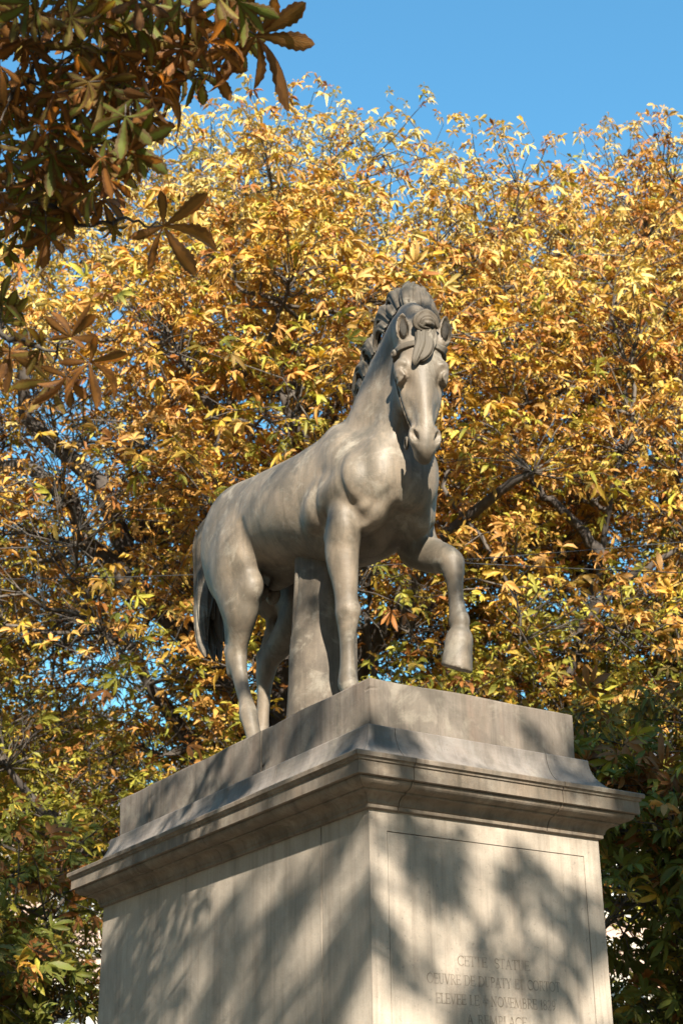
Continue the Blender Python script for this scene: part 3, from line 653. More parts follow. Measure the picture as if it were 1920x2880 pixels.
# curl at the back of the crest
lock(mane, [(.84, -.045, 2.17), (.79, -.03, 2.255), (.735, -.01, 2.32), (.675, .005, 2.335), (.645, .01, 2.29), (.672, .01, 2.245)], [.030, .042, .045, .038, .026, .008], flat=.75, nrm=(.2, -.9, .3), strands=5)
lock(mane, [(.80, -.05, 2.15), (.745, -.04, 2.215), (.70, -.02, 2.26), (.66, 0, 2.265)], [.028, .038, .032, .008], flat=.7, nrm=(.2, -.9, .3), strands=5)
# loose wavy locks blown back along the crest
lock(mane, [(.74, -.04, 2.15), (.665, -.02, 2.235), (.585, .005, 2.285), (.525, .02, 2.245), (.490, .025, 2.155), (.472, .025, 2.05), (.455, .03, 1.98)], [.032, .055, .058, .050, .040, .026, .004], flat=.55, nrm=(0, -1, .1), strands=8, depth=.26, n=60)
lock(mane, [(.70, -.045, 2.12), (.63, -.035, 2.175), (.57, -.02, 2.15), (.53, -.01, 2.06), (.52, -.01, 1.98), (.50, -.01, 1.93)], [.026, .036, .036, .030, .020, .004], flat=.6, nrm=(0, -1, .1), strands=6, depth=.26)
lock(mane, [(.56, -.03, 2.04), (.49, -.01, 2.14), (.425, .015, 2.155), (.385, .025, 2.09), (.385, .03, 2.0), (.36, .03, 1.92), (.345, .03, 1.87)], [.030, .052, .062, .058, .046, .028, .005], flat=.55, nrm=(0, -1, .1), strands=9, depth=.24, n=60)
lock(mane, [(.48, -.03, 1.95), (.425, -.01, 2.04), (.36, .01, 2.06), (.312, .02, 2.01), (.298, .02, 1.955), (.335, .01, 1.91), (.36, .0, 1.93)], [.028, .045, .050, .044, .034, .022, .004], flat=.6, nrm=(0, -1, .1), strands=7, depth=.26, n=60)
lock(mane, [(.45, -.03, 1.89), (.40, -.02, 1.95), (.35, .0, 1.93), (.335, .0, 1.87), (.355, -.01, 1.82), (.36, -.01, 1.78)], [.024, .034, .034, .028, .018, .004], flat=.65, nrm=(0, -1, .1), strands=6, depth=.26)
# the far side, where most of the mane falls
crest = np.array([(.40, .0, 1.86), (.50, .0, 1.99), (.60, .01, 2.10), (.70, .01, 2.17), (.80, .0, 2.19), (.90, -.03, 2.16), (.98, -.06, 2.07)])
rg = random.Random(11)
for i in range(15):
    t = i / 14 * 6; a = min(int(t), 5); c = crest[a] + (crest[a + 1] - crest[a]) * (t - a)
    L = rg.uniform(.28, .40); dx = rg.uniform(-.10, -.02); wv = rg.uniform(-.03, .03)
    lock(mane, [c + (0, -.01, -.01), c + (-.02, .03, .045), c + (-.02 + wv, .105, .0), c + (dx * .5 - wv, .15, -L * .45), c + (dx, .165 + rg.uniform(0, .02), -L)], [.03, .04, .042, .034, .006], flat=.5, nrm=(0, 1, .3), strands=5)
# forelock
fore = empty('forelock'); fore.parent = horse
lock(fore, [HD(.045, -.02, .085), HD(.01, .005, .055), HD(.0, .025, .015), HD(.022, .03, -.022), HD(.05, .02, -.03), HD(.066, .015, .0), HD(.062, .01, .04)], [.012, .028, .035, .034, .030, .024, .006], flat=.75, nrm=HEAD_V, strands=5)
lock(fore, [HD(.035, .0, .06), HD(.035, .025, .03), HD(.045, .032, .0), HD(.075, .02, -.01)], [.012, .026, .026, .010], flat=.75, nrm=HEAD_V, strands=4)
lock(fore, [HD(.03, -.005, -.01), HD(.085, .005, -.012), HD(.15, .01, -.015), HD(.215, .018, -.032), HD(.27, .016, -.05), HD(.298, .006, -.052)], [.022, .030, .031, .029, .020, .004], flat=.55, nrm=HEAD_V, strands=5)
lock(fore, [HD(.04, -.01, .02), HD(.10, .004, .022), HD(.165, .012, .024), HD(.225, .022, .008), HD(.26, .02, -.018), HD(.268, .012, -.032)], [.022, .028, .030, .028, .020, .005], flat=.55, nrm=HEAD_V, strands=5)
lock(fore, [HD(.045, -.02, .05), HD(.095, -.006, .052), HD(.15, .0, .048), HD(.20, .004, .040)], [.016, .022, .020, .004], flat=.5, nrm=HEAD_V, strands=4)
# tail
tail = empty('tail'); tail.parent = horse
tp = np.array([(-1.04, 0, 1.73), (-1.16, 0, 1.765), (-1.27, 0, 1.735), (-1.325, 0, 1.645), (-1.335, 0, 1.50), (-1.325, 0, 1.32), (-1.305, 0, 1.14), (-1.265, 0, 1.0), (-1.205, 0, .885)])
rg = random.Random(4)
for i, (ox, oy, L) in enumerate([(-.028, -.012, 1), (-.02, .05, .97), (.03, -.045, .93), (.045, .03, .88), (.0, -.055, .98), (-.035, .02, .9), (.06, -.01, .82), (.02, .07, .86), (.075, -.045, .78), (.09, .03, .72)]):
    w = np.clip(np.arange(9) / 3.0, 0, 1)[:, None]; wav = np.array([[.012 * math.sin(j * 1.1 + i), .014 * math.cos(j * .9 + 2 * i), 0] for j in range(9)])
    q = tp + np.array([ox, oy, 0]) * w * np.linspace(1, 1.05, 9)[:, None] + wav * w
    m = max(4, int(round(L * 9))); q = q[:m] if m < 9 else q
    lock(tail, q, [.034, .05, .056, .058, .058, .056, .050, .038, .008], flat=.8, nrm=(0, 1, 0), strands=6, depth=.2, n=60)

# ---- the carved stump that carries the belly
def stump_mesh():
    n, sd = 46, 72; V_, Q = [], []
    cx = np.interp(np.linspace(0, 1, n), [0, .3, .7, 1], [-.035, -.02, -.005, .01])
    for i in range(n):
        t = i / (n - 1); z = 1.10 * t
        R = np.interp(t, [0, .06, .15, .4, .7, 1], [.235, .215, .195, .182, .168, .165])
        for j in range(sd):
            a = 2 * math.pi * j / sd
            r = R * (1 + .035 * math.sin(3 * a + 1.3 * t + .6) + .02 * math.sin(5 * a - 2.2 * t) + .012 * math.sin(9 * a + 3 * math.sin(4 * t)) + .006 * math.sin(17 * a + 6 * t) + .02 * math.sin(11 * t + 2 * a))
            r -= .02 * math.exp(-((math.sin((a + 2.05 + .35 * math.sin(5 * t)) / 2)) / .05) ** 2) * (.5 + .5 * math.sin(9 * t + 1)) 
            V_.append((cx[i] + r * math.cos(a), r * .95 * math.sin(a), z))
            if i < n - 1: Q.append((i * sd + j, i * sd + (j + 1) % sd, (i + 1) * sd + (j + 1) % sd, (i + 1) * sd + j))
    return np_mesh('stump', V_, Q, True)
link('tree_stump', stump_mesh(), horse, MAT['stump'])
# ================================================================== trees
def leaf_material(name, vein=False, trans=0.38):
    M = NT(name); A = M.n('ShaderNodeVertexColor', layer_name='col'); col = A.outputs['Color']
    P = M.pos()
    col = M.mix(M.math('MULTIPLY', M.ramp(M.noise(P, 28 if not vein else 40, 4, .65), [(.45, 0), (.72, 1)]), .4), col, (.17, .07, .02))
    if vein:
        U = M.n('ShaderNodeUVMap', uv_map='leaf'); sx = M.n('ShaderNodeSeparateXYZ'); M.l(U.outputs[0], sx.inputs[0])
        au = M.math('ABSOLUTE', sx.outputs['X'])                          # 0 on the midrib, 1 on the edge
        w = M.math('SUBTRACT', sx.outputs['Y'], M.math('MULTIPLY', au, .30))
        rib = M.math('POWER', M.math('ABSOLUTE', M.math('SINE', M.math('MULTIPLY', w, 38.0))), 10.0)
        mid = M.ramp(au, [(.0, 1), (.07, 0)])
        vn = M.math('MAXIMUM', M.math('MULTIPLY', rib, .35), mid)
        edge = M.ramp(M.math('ADD', au, M.math('MULTIPLY', M.noise(P, 30, 4, .6), .75)), [(.78, 0), (1.15, 1)])
        col = M.mix(M.math('MULTIPLY', edge, .8), col, (.12, .048, .014))
        col = M.mix(M.math('MULTIPLY', vn, .30), col, (.24, .18, .055))
        M.l(M.bump(M.math('ADD', rib, mid), 0.35, 0.003), M.b.inputs['Normal'])
    M.l(col, M.b.inputs['Base Color']); M.b.inputs['Roughness'].default_value = 0.55; M.b.inputs['Specular IOR Level'].default_value = 0.3
    tr = M.n('ShaderNodeBsdfTranslucent'); M.l(M.mix(1.0, col, (1.25, 1.05, .55), 'MULTIPLY'), tr.inputs['Color'])
    mx = M.n('ShaderNodeMixShader'); mx.inputs[0].default_value = trans
    M.l(M.b.outputs[0], mx.inputs[1]); M.l(tr.outputs[0], mx.inputs[2]); M.l(mx.outputs[0], M.out.inputs['Surface'])
    return M.m
MAT['leaf'] = leaf_material('autumn_leaf', trans=0.27); MAT['near_leaf'] = leaf_material('veined_autumn_leaf', True, 0.5)
def bark_material(name, a, b):
    M = NT(name); P = M.pos((1, 1, .35))
    M.l(M.mix(M.ramp(M.noise(P, 14, 6, .65), [(.35, 0), (.65, 1)]), a, b), M.b.inputs['Base Color']); M.b.inputs['Roughness'].default_value = .9
    M.l(M.bump(M.noise(P, 24, 5, .65), .7, .02), M.b.inputs['Normal']); return M.m
MAT['bark'] = bark_material('chestnut_bark', (.040, .030, .024), (.085, .07, .058)); MAT['twig'] = bark_material('twig_bark', (.045, .034, .026), (.12, .10, .08))

def leaf_cloud(P, D, Nn, size, col, rng, nl=7, stations=2, curl=1.0, droop=1.0, serr=False):
    """palmate compound leaves. P leaf hearts, D middle leaflet directions, Nn upper-side normals, size leaflet length, col base colours"""
    n = len(P)
    D = D / np.linalg.norm(D, axis=1)[:, None]; Nn = Nn - D * (D * Nn).sum(1)[:, None]; Nn /= np.linalg.norm(Nn, axis=1)[:, None] + 1e-9
    S = np.cross(Nn, D)
    ang = (np.arange(nl) - (nl - 1) / 2) * rad(300 / nl) * .92 if nl > 3 else (np.arange(nl) - 1) * rad(55)
    ang = ang[None, :] + rng.normal(0, .10, (n, nl))
    lenf = (1.0 - .42 * (np.abs(np.arange(nl) - (nl - 1) / 2) / ((nl - 1) / 2)) ** 1.6)[None, :] * rng.uniform(.82, 1.12, (n, nl))
    L = size[:, None] * lenf
    u = D[:, None] * np.cos(ang)[..., None] + S[:, None] * np.sin(ang)[..., None]          # leaflet direction
    s = -D[:, None] * np.sin(ang)[..., None] + S[:, None] * np.cos(ang)[..., None]
    nn = np.broadcast_to(Nn[:, None], u.shape)
    roll = rng.normal(0, .45 * curl, (n, nl))[..., None]; s, nn = s * np.cos(roll) + nn * np.sin(roll), nn * np.cos(roll) - s * np.sin(roll)
    dr = rng.uniform(.15, .75, (n, nl)) * droop; cu = rng.normal(0, .28, (n, nl)) * curl; fold = rng.uniform(.15, .7, (n, nl)) * curl
    if serr:
        ts = np.linspace(0, 1, stations + 2)[1:-1]; wd = np.interp(ts, [0, .12, .35, .62, .78, .92, 1], [.02, .04, .10, .150, .145, .08, .0])
        wd = wd * (1 + .10 * np.where(np.arange(stations) % 2 == 0, 1, -1))
    else:
        ts = {1: np.array([.62]), 2: np.array([.38, .74]), 3: np.array([.25, .55, .82])}[stations]; wd = {1: np.array([.175]), 2: np.array([.13, .165]), 3: np.array([.085, .16, .14])}[stations]
    g = np.array([0, 0, -1.0])
    def at(t, side, w):
        base = P[:, None] + u * (L * t)[..., None] + g * (L * dr * t * t)[..., None] + nn * (L * cu * t * (t - .4))[..., None]
        return base + s * (side * w * L)[..., None] + nn * (abs(side) * w * L * fold)[..., None]
    rows = [at(.0, 0, 0)]; uv = [(0, 0)]
    for t, w in zip(ts, wd):
        for sd in (-1, 0, 1): rows.append(at(t, sd, w)); uv.append((sd, t))
    rows.append(at(1.0, 0, 0)); uv.append((0, 1))
    k = len(rows); V = np.stack(rows, 2).reshape(-1, 3)                                     # n, nl, k
    f = [(0, 2, 1), (0, 3, 2)]
    for i in range(stations - 1):
        a = 1 + 3 * i; f += [(a, a + 1, a + 4), (a, a + 4, a + 3), (a + 1, a + 2, a + 5), (a + 1, a + 5, a + 4)]
    a = 1 + 3 * (stations - 1); f += [(a, a + 1, k - 1), (a + 1, a + 2, k - 1)]
    F = (np.arange(n * nl)[:, None, None] * k + np.array(f)[None]).reshape(-1, 3)
    c = col[:, None, :] * rng.uniform(.78, 1.22, (n, nl, 1)); c = np.repeat(c.reshape(n * nl, 1, 3), k, 1)
    return V, F, np.clip(c.reshape(-1, 3), 0, 1), np.tile(np.array(uv, np.float32), (n * nl, 1))
def leaf_mesh(name, V, F, c, uv=None, smooth=True):
    me = np_mesh(name, V, F, smooth)
    a = me.attributes.new('col', 'FLOAT_COLOR', 'POINT'); a.data.foreach_set('color', np.concatenate([c, np.ones((len(c), 1))], 1).astype(np.float32).ravel())
    if uv is not None:
        ul = me.uv_layers.new(name='leaf'); ul.data.foreach_set('uv', uv[F.ravel()].astype(np.float32).ravel())
    return me
def tubes(paths, sides=6):
    """paths: list of (points, radii) -> one set of vertices and quads (all paths of one length at once)"""
    VV, QQ = [], []; b = 0; groups = {}
    for pts, rr in paths: groups.setdefault(len(pts), []).append((pts, rr))
    a = np.arange(sides) * 2 * math.pi / sides
    for k, g_ in groups.items():
        P = np.array([q[0] for q in g_], float); r = np.array([q[1] for q in g_], float); m = len(P)
        T = np.gradient(P, axis=1); T /= np.linalg.norm(T, axis=2)[..., None] + 1e-9
        N = np.cross(T[:, 0], np.array((.31, .2, .93))); N /= np.linalg.norm(N, axis=1)[:, None] + 1e-9
        rows = []
        for i in range(k):
            N = N - T[:, i] * (N * T[:, i]).sum(1)[:, None]; N /= np.linalg.norm(N, axis=1)[:, None] + 1e-9; B = np.cross(T[:, i], N)
            rows.append(P[:, i, None] + r[:, i, None, None] * (np.cos(a)[None, :, None] * N[:, None] + np.sin(a)[None, :, None] * B[:, None]))
        VV.append(np.stack(rows, 1).reshape(-1, 3))
        j = np.arange(sides); q = (np.arange(k - 1) * sides)[:, None] + j; q2 = (np.arange(k - 1) * sides)[:, None] + (j + 1) % sides
        f = np.stack([q, q2, q2 + sides, q + sides], 2).reshape(-1, 4)
        QQ.append((b + (np.arange(m) * k * sides)[:, None, None] + f[None]).reshape(-1, 4)); b += m * k * sides
    return np.concatenate(VV), np.concatenate(QQ)
def wander(a, b, n, amp, rng, sag=0.0):
    t = np.linspace(0, 1, n)[:, None]; p = np.array(a) * (1 - t) + np.array(b) * t
    w = np.cumsum(rng.normal(0, 1, (n, 3)), 0); w -= w[0] + (w[-1] - w[0]) * t
    L = np.linalg.norm(np.array(b) - np.array(a))
    p = p + w * amp * L / math.sqrt(n); p[:, 2] += (np.sin(t[:, 0] * math.pi) * sag * L); return p
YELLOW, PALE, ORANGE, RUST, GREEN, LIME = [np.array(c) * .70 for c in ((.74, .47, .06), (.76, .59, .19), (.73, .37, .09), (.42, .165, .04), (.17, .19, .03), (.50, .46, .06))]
def view_xy(P):
    d = np.asarray(P) - CAM_P; w = d @ CAM_F; f = 53.72 / 36 * 2352
    return 784 + f * (d @ CAM_R) / w, 1176 - f * (d @ CAM_U) / w, w
def at_dist(D, s, z): 
    f = np.array([CAM_F[0], CAM_F[1]]); f /= np.linalg.norm(f); r = np.array([-f[1], f[0]]) * -1
    return np.array([CAM_P[0] + D * f[0] + s * r[0], CAM_P[1] + D * f[1] + s * r[1], z]), np.array([f[0], f[1], 0]), np.array([r[0], r[1], 0])

def chestnut(name, label, D, s, zc, R, nlobes, twigs_per, leaves_per, palette, seed, leaf_size=.15, n_single=300, base=None, trunk_r=.22, lobe_r=(.8, 1.3), thin=None, lobe_gap=.46, extra=()):
    """R = half width, half depth, half height of the crown"""
    rng = np.random.default_rng(seed)
    c, fw, rt = at_dist(D, s, zc)
    root = empty(name, (c[0], c[1], 0)); tag(root, label, 'tree', 'chestnut trees in autumn leaf behind the statue')
    o = np.array([c[0], c[1], 0.0])
    # lobes of the crown on the side towards the light and the camera, some within
    lob = []
    tries = 0
    while len(lob) < nlobes and tries < 40000:
        tries += 1
        d = rng.normal(0, 1, 3); d[2] += .9 if rng.random() < .45 else 0; d /= np.linalg.norm(d)
        if d @ fw > .25 and rng.random() < .35: continue         # few on the far side
        q = rng.uniform(.62, 1.0) if rng.random() < .78 else rng.uniform(.2, .6)
        p = c + rt * d[0] * 0 + (rt * (d @ rt) * R[0] + fw * (d @ fw) * R[1] + np.array([0, 0, d[2] * R[2]])) * q
        r = rng.uniform(*lobe_r)
        if all(np.linalg.norm(p - l[0]) > lobe_gap * (r + l[1]) for l in lob): lob.append((p, r))
    # trunk and limbs
    top = np.array([c[0], c[1], zc + R[2] * .45])
    tr = wander(o, top, 9, .035, rng); tr_r = np.linspace(trunk_r, trunk_r * .35, 9)
    Vt, Qt = tubes([(tr - o, tr_r)], 12); link('trunk', np_mesh('trunk', Vt, Qt, True), root, MAT['bark'])
    nlimb = min(12, len(lob)); order = rng.permutation(len(lob))[:nlimb]; limbs = []
    for i in order:
        p = lob[i][0]; h = np.clip(p[2] - 1.2 * np.linalg.norm((p - c)[:2]) * .7, 1.8, top[2]); st = tr[np.argmin(np.abs(tr[:, 2] - h))]
        w = wander(st, p, 10, .10, rng, .10); limbs.append(w)
        Vl, Ql = tubes([(w - o, np.linspace(trunk_r * .5, .03, 10))], 8); link('limb', np_mesh('limb', Vl, Ql, True), root, MAT['bark'])
    for L_ in extra:
        w = np.array(L_, float); k_ = len(w); w = np.stack([np.interp(np.linspace(0, k_ - 1, 4 * k_), np.arange(k_), w[:, a]) for a in range(3)], 1) + rng.normal(0, .015, (4 * k_, 3)); limbs.append(w)
        Vl, Ql = tubes([(w - o, np.linspace(.07, .018, len(w)))], 9); link('limb', np_mesh('limb', Vl, Ql, True), root, MAT['bark'])
    allp = np.concatenate(limbs + [tr[3:]]); paths, LP, LD, LN, LO = [], [], [], [], []
    for p, r in lob:
        j = np.argmin(np.linalg.norm(allp - p, axis=1)); lb = wander(allp[j], p + (p - allp[j]) * min(.35, .5 * r / (np.linalg.norm(p - allp[j]) + .1)), 9, .12, rng); paths.append((lb - o, np.linspace(.03, .009, 9)))
        for q in range(twigs_per):
            d = rng.normal(0, 1, 3); d /= np.linalg.norm(d); d[2] = abs(d[2]) * 1.0 if rng.random() < .72 else d[2]
            e = p + d * r * rng.uniform(.72, 1.05) * np.array([1.1, 1.1, .85])
            near_ = lb[np.argsort(np.linalg.norm(lb - e, axis=1))[rng.integers(0, 5)]]; w = wander(near_, e, 4, .14, rng, .08); paths.append((w - o, np.linspace(.010, .004, 4)))
            m = leaves_per + rng.integers(-1, 2)
            for z in range(m):
                a = w[rng.integers(1, 4)]; h = rng.normal(0, 1, 3); h[2] *= .5; h = h + d * .9 + np.array([0, 0, .25]); h /= np.linalg.norm(h)
                heart = a + h * rng.uniform(.08, .24)
                if z % 24 == 7: paths.append((np.stack([a, (a + heart) / 2 + (0, 0, .012), heart]) - o, np.array([.003, .0026, .002])))
                LP.append(heart); LD.append(h + np.array([0, 0, -.15])); LN.append(np.array([0, 0, 1.0]) * .45 + SUN_D * .8 + rng.normal(0, .38, 3)); LO.append((e[2] - (zc - R[2])) / (2 * R[2]))
    LP, LD, LN, LO = map(np.array, (LP, LD, LN, LO))
    keep = np.ones(len(LP), bool)
    if thin is not None: keep &= rng.random(len(LP)) < thin(LP)
    keep &= (LP[:, 2] > 2.2) & (np.abs((LP - CAM_P) @ CAM_R) < 6.5)
    LP, LD, LN, LO = LP[keep], LD[keep], LN[keep], LO[keep]; x, y, w = view_xy(LP)
    n = len(LP)
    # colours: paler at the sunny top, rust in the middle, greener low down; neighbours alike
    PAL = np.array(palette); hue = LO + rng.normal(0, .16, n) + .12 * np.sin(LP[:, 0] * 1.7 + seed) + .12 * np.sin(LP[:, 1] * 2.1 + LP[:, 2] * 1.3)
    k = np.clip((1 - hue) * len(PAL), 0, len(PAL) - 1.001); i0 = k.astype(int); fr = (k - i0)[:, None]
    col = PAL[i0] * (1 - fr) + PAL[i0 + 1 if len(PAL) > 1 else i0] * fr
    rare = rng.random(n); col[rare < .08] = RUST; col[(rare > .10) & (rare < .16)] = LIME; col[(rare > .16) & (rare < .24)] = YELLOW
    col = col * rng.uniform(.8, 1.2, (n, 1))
    size = leaf_size * np.clip(rng.lognormal(-.05, .22, n), .5, 1.45)
    # the leaves that show largest are pieces of their own
    vis = (x > 0) & (x < 1568) & (y > 0) & (y < 2352)
    sc_ = np.where(vis, size / w * np.clip(.4 + (-(LP - c) @ fw) / R[1], .05, 2), 0); big = np.argsort(-sc_)[:n_single]; rest = np.setdiff1d(np.arange(n), big)
    front = -(LP[rest] - c) @ fw > .72 * R[1]; dl = (.65 + 1.1 * np.clip(LO[rest], 0, 1) ** 2)[:, None]
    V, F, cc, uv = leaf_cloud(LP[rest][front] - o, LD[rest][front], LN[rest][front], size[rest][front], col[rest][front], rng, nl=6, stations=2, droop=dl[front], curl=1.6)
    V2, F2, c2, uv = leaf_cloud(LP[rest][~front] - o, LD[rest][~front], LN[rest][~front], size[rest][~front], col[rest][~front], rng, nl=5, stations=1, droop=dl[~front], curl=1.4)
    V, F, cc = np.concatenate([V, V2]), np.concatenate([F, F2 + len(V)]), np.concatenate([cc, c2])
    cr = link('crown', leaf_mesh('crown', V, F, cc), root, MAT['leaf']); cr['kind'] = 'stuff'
    Vw, Qw = tubes(paths, 3); tw = link('twigs', np_mesh('twigs', Vw, Qw, True), root, MAT['twig']); tw['kind'] = 'stuff'
    for i in big:
        j = int(np.argmin(((SINGLE_COL - col[i]) ** 2).sum(1) * 40 + rng.random(len(SINGLE_COL)) * .6))
        ob = bpy.data.objects.new('leaf', SINGLE[j]); C.objects.link(ob); ob.parent = root
        d = LD[i] / np.linalg.norm(LD[i]); nn = LN[i] - d * (d @ LN[i]); nn /= np.linalg.norm(nn); sd = np.cross(nn, d)
        ob.matrix_local = Matrix([[d[a] * size[i], sd[a] * size[i], nn[a] * size[i], LP[i][a] - o[a]] for a in range(3)] + [[0, 0, 0, 1]])
    return root, n
# shapes for the single leaves
_r = np.random.default_rng(3); SINGLE, SINGLE_COL = [], []
for col_ in (YELLOW, PALE, ORANGE, RUST, GREEN, LIME, YELLOW * .6 + RUST * .4, ORANGE * .6 + PALE * .4):
    for q in range(4):
        V, F, cc, uv = leaf_cloud(np.zeros((1, 3)), np.array([[1., 0, 0]]), np.array([[0, 0, 1.]]), np.ones(1), col_[None] * _r.uniform(.85, 1.15), _r, stations=3, curl=1.5, droop=1.2)
        me = leaf_mesh('leaf', V, F, cc, uv); me.materials.append(MAT['leaf']); SINGLE.append(me); SINGLE_COL.append(col_)
SINGLE_COL = np.array(SINGLE_COL)

GAPS = [((-6.9, 1.0, 8.7), 1.0), ((-8.6, 1.6, 9.6), 1.0), ((-6.9, 1.5, 8.0), .7), ((-7.4, 1.4, 7.3), .8), ((-9.2, 2.0, 8.0), 1.0), ((-7.4, 1.9, 6.7), .7), ((-9.2, 2.6, 7.4), .9), ((-8.0, 1.4, 6.1), .7), ((-9.9, 2.1, 6.7), .9),
        ((-5.7, 4.3, 6.9), .6), ((-7.3, 5.3, 7.6), .8), ((-6.0, 4.2, 6.4), .5), ((-7.6, 5.3, 7.0), .7), ((-4.5, 6.0, 7.2), .5), ((-5.9, 7.3, 8.0), .7), ((-6.5, 3.5, 6.5), .5), ((-8.1, 4.5, 7.1), .6), ((-4.2, 6.3, 12.2), .45)]
def thin_main(P):
    k = np.ones(len(P))
    for c, r in GAPS:
        d = np.linalg.norm((P - np.array(c)) / np.array([1, 1, .8]), axis=1); k *= np.clip(.05 + .95 * (d / (r * 1.28) - .55) / .6, .05, 1)
    return k
BOUGHS = [[(-8.0, 4.2, 3.4), (-7.45, 6.15, 4.95), (-5.86, 6.46, 6.3), (-5.56, 6.55, 6.77), (-5.26, 6.56, 7.27), (-4.95, 6.57, 7.86), (-4.62, 6.5, 8.54), (-4.24, 6.53, 9.22)], [(-4.86, 6.5, 7.83), (-4.89, 6.13, 8.2), (-4.98, 5.77, 8.49), (-4.96, 5.46, 8.89)], [(-5.26, 6.56, 7.27), (-4.95, 6.78, 7.61), (-4.67, 7.05, 7.8), (-4.32, 7.39, 8.07)], [(-8.0, 4.2, 4.0), (-7.68, 5.0, 5.41), (-6.61, 4.82, 6.29), (-6.5, 4.69, 6.62), (-6.4, 4.47, 7.1), (-6.24, 4.45, 7.44), (-6.14, 4.3, 7.76)], [(-8.0, 4.1, 5.2), (-7.91, 3.61, 7.14), (-6.76, 2.72, 8.5), (-6.42, 2.76, 9.09), (-6.19, 2.78, 9.5), (-5.88, 2.95, 9.88), (-5.64, 3.01, 10.25)], [(-6.42, 2.76, 9.09), (-6.45, 2.44, 9.43), (-6.36, 2.21, 9.84)], [(-7.45, 4.3, 8.07), (-6.21, 3.61, 9.06), (-6.17, 3.26, 9.53), (-6.26, 2.9, 9.79)]]
OLIVE = np.array((.16, .165, .03)) * .7  # low leaves: greener, and darkened so the colour carries some of their shade
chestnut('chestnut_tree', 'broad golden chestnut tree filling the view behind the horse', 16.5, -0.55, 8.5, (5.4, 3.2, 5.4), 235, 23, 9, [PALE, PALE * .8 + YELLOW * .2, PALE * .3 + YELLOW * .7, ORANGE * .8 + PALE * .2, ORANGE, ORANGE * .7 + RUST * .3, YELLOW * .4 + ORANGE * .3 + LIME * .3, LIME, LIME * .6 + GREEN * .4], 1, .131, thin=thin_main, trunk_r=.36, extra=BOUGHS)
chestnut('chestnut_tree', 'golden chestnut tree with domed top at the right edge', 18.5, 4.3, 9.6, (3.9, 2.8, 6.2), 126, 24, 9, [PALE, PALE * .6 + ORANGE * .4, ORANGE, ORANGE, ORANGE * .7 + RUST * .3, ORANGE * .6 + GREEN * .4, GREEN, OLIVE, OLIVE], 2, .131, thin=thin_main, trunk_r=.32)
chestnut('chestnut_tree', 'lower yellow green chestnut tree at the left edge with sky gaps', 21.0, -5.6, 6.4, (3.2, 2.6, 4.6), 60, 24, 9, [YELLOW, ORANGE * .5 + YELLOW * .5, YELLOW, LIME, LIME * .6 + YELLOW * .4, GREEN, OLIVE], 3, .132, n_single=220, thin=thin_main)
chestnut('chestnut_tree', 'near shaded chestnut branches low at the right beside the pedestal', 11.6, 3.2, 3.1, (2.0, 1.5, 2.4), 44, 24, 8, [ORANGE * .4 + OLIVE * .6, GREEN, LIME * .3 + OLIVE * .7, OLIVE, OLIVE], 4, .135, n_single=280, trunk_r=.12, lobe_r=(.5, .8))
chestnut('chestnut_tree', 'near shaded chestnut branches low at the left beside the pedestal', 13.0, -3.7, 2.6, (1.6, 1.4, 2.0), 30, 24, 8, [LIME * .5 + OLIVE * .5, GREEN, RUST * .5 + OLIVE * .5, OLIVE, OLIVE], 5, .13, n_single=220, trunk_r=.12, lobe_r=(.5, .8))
# ================================================================== the chestnut overhead: its boughs hang into the picture and its crown dapples the statue
NEAR_BRANCHES = [
    ([(2.171,-3.068,5.294),(2.248,-2.878,5.24),(2.332,-2.723,5.211),(2.349,-2.629,5.204),(2.452,-2.533,5.139),(2.46,-2.42,5.173),(2.542,-2.32,5.15),(2.554,-2.23,5.201),(2.616,-2.154,5.231),(2.656,-2.083,5.252),(2.723,-2.001,5.235)], 0.02),
    ([(2.192,-2.902,4.77),(2.291,-2.769,4.864),(2.339,-2.702,4.921),(2.423,-2.688,4.904),(2.435,-2.645,4.967),(2.497,-2.636,5.025),(2.522,-2.609,5.147),(2.629,-2.627,5.202)], 0.012),
    ([(2.457,-2.652,4.949),(2.491,-2.552,4.942),(2.551,-2.471,4.951),(2.642,-2.385,4.88),(2.632,-2.295,4.899)], 0.008),
    ([(2.064,-2.989,4.874),(2.155,-2.772,4.776),(2.209,-2.636,4.723),(2.219,-2.56,4.675),(2.299,-2.511,4.618),(2.241,-2.411,4.638),(2.319,-2.378,4.568),(2.408,-2.307,4.549),(2.391,-2.238,4.593),(2.405,-2.129,4.6)], 0.013),
    ([(2.34,-2.733,4.934),(2.317,-2.633,4.921),(2.35,-2.551,4.887),(2.422,-2.497,4.781),(2.482,-2.458,4.73)], 0.008),
    ([(2.511,-2.307,5.179),(2.499,-2.186,5.189),(2.569,-2.135,5.113),(2.619,-2.076,5.085)], 0.007),
    ([(2.509,-2.605,5.159),(2.566,-2.478,5.211),(2.657,-2.346,5.222),(2.713,-2.229,5.253)], 0.008),
    ([(2.025,-2.881,4.267),(2.147,-2.727,4.17),(2.195,-2.583,4.145),(2.241,-2.547,4.116),(2.228,-2.49,4.113),(2.286,-2.445,4.079),(2.309,-2.42,4.087)], 0.012),
]
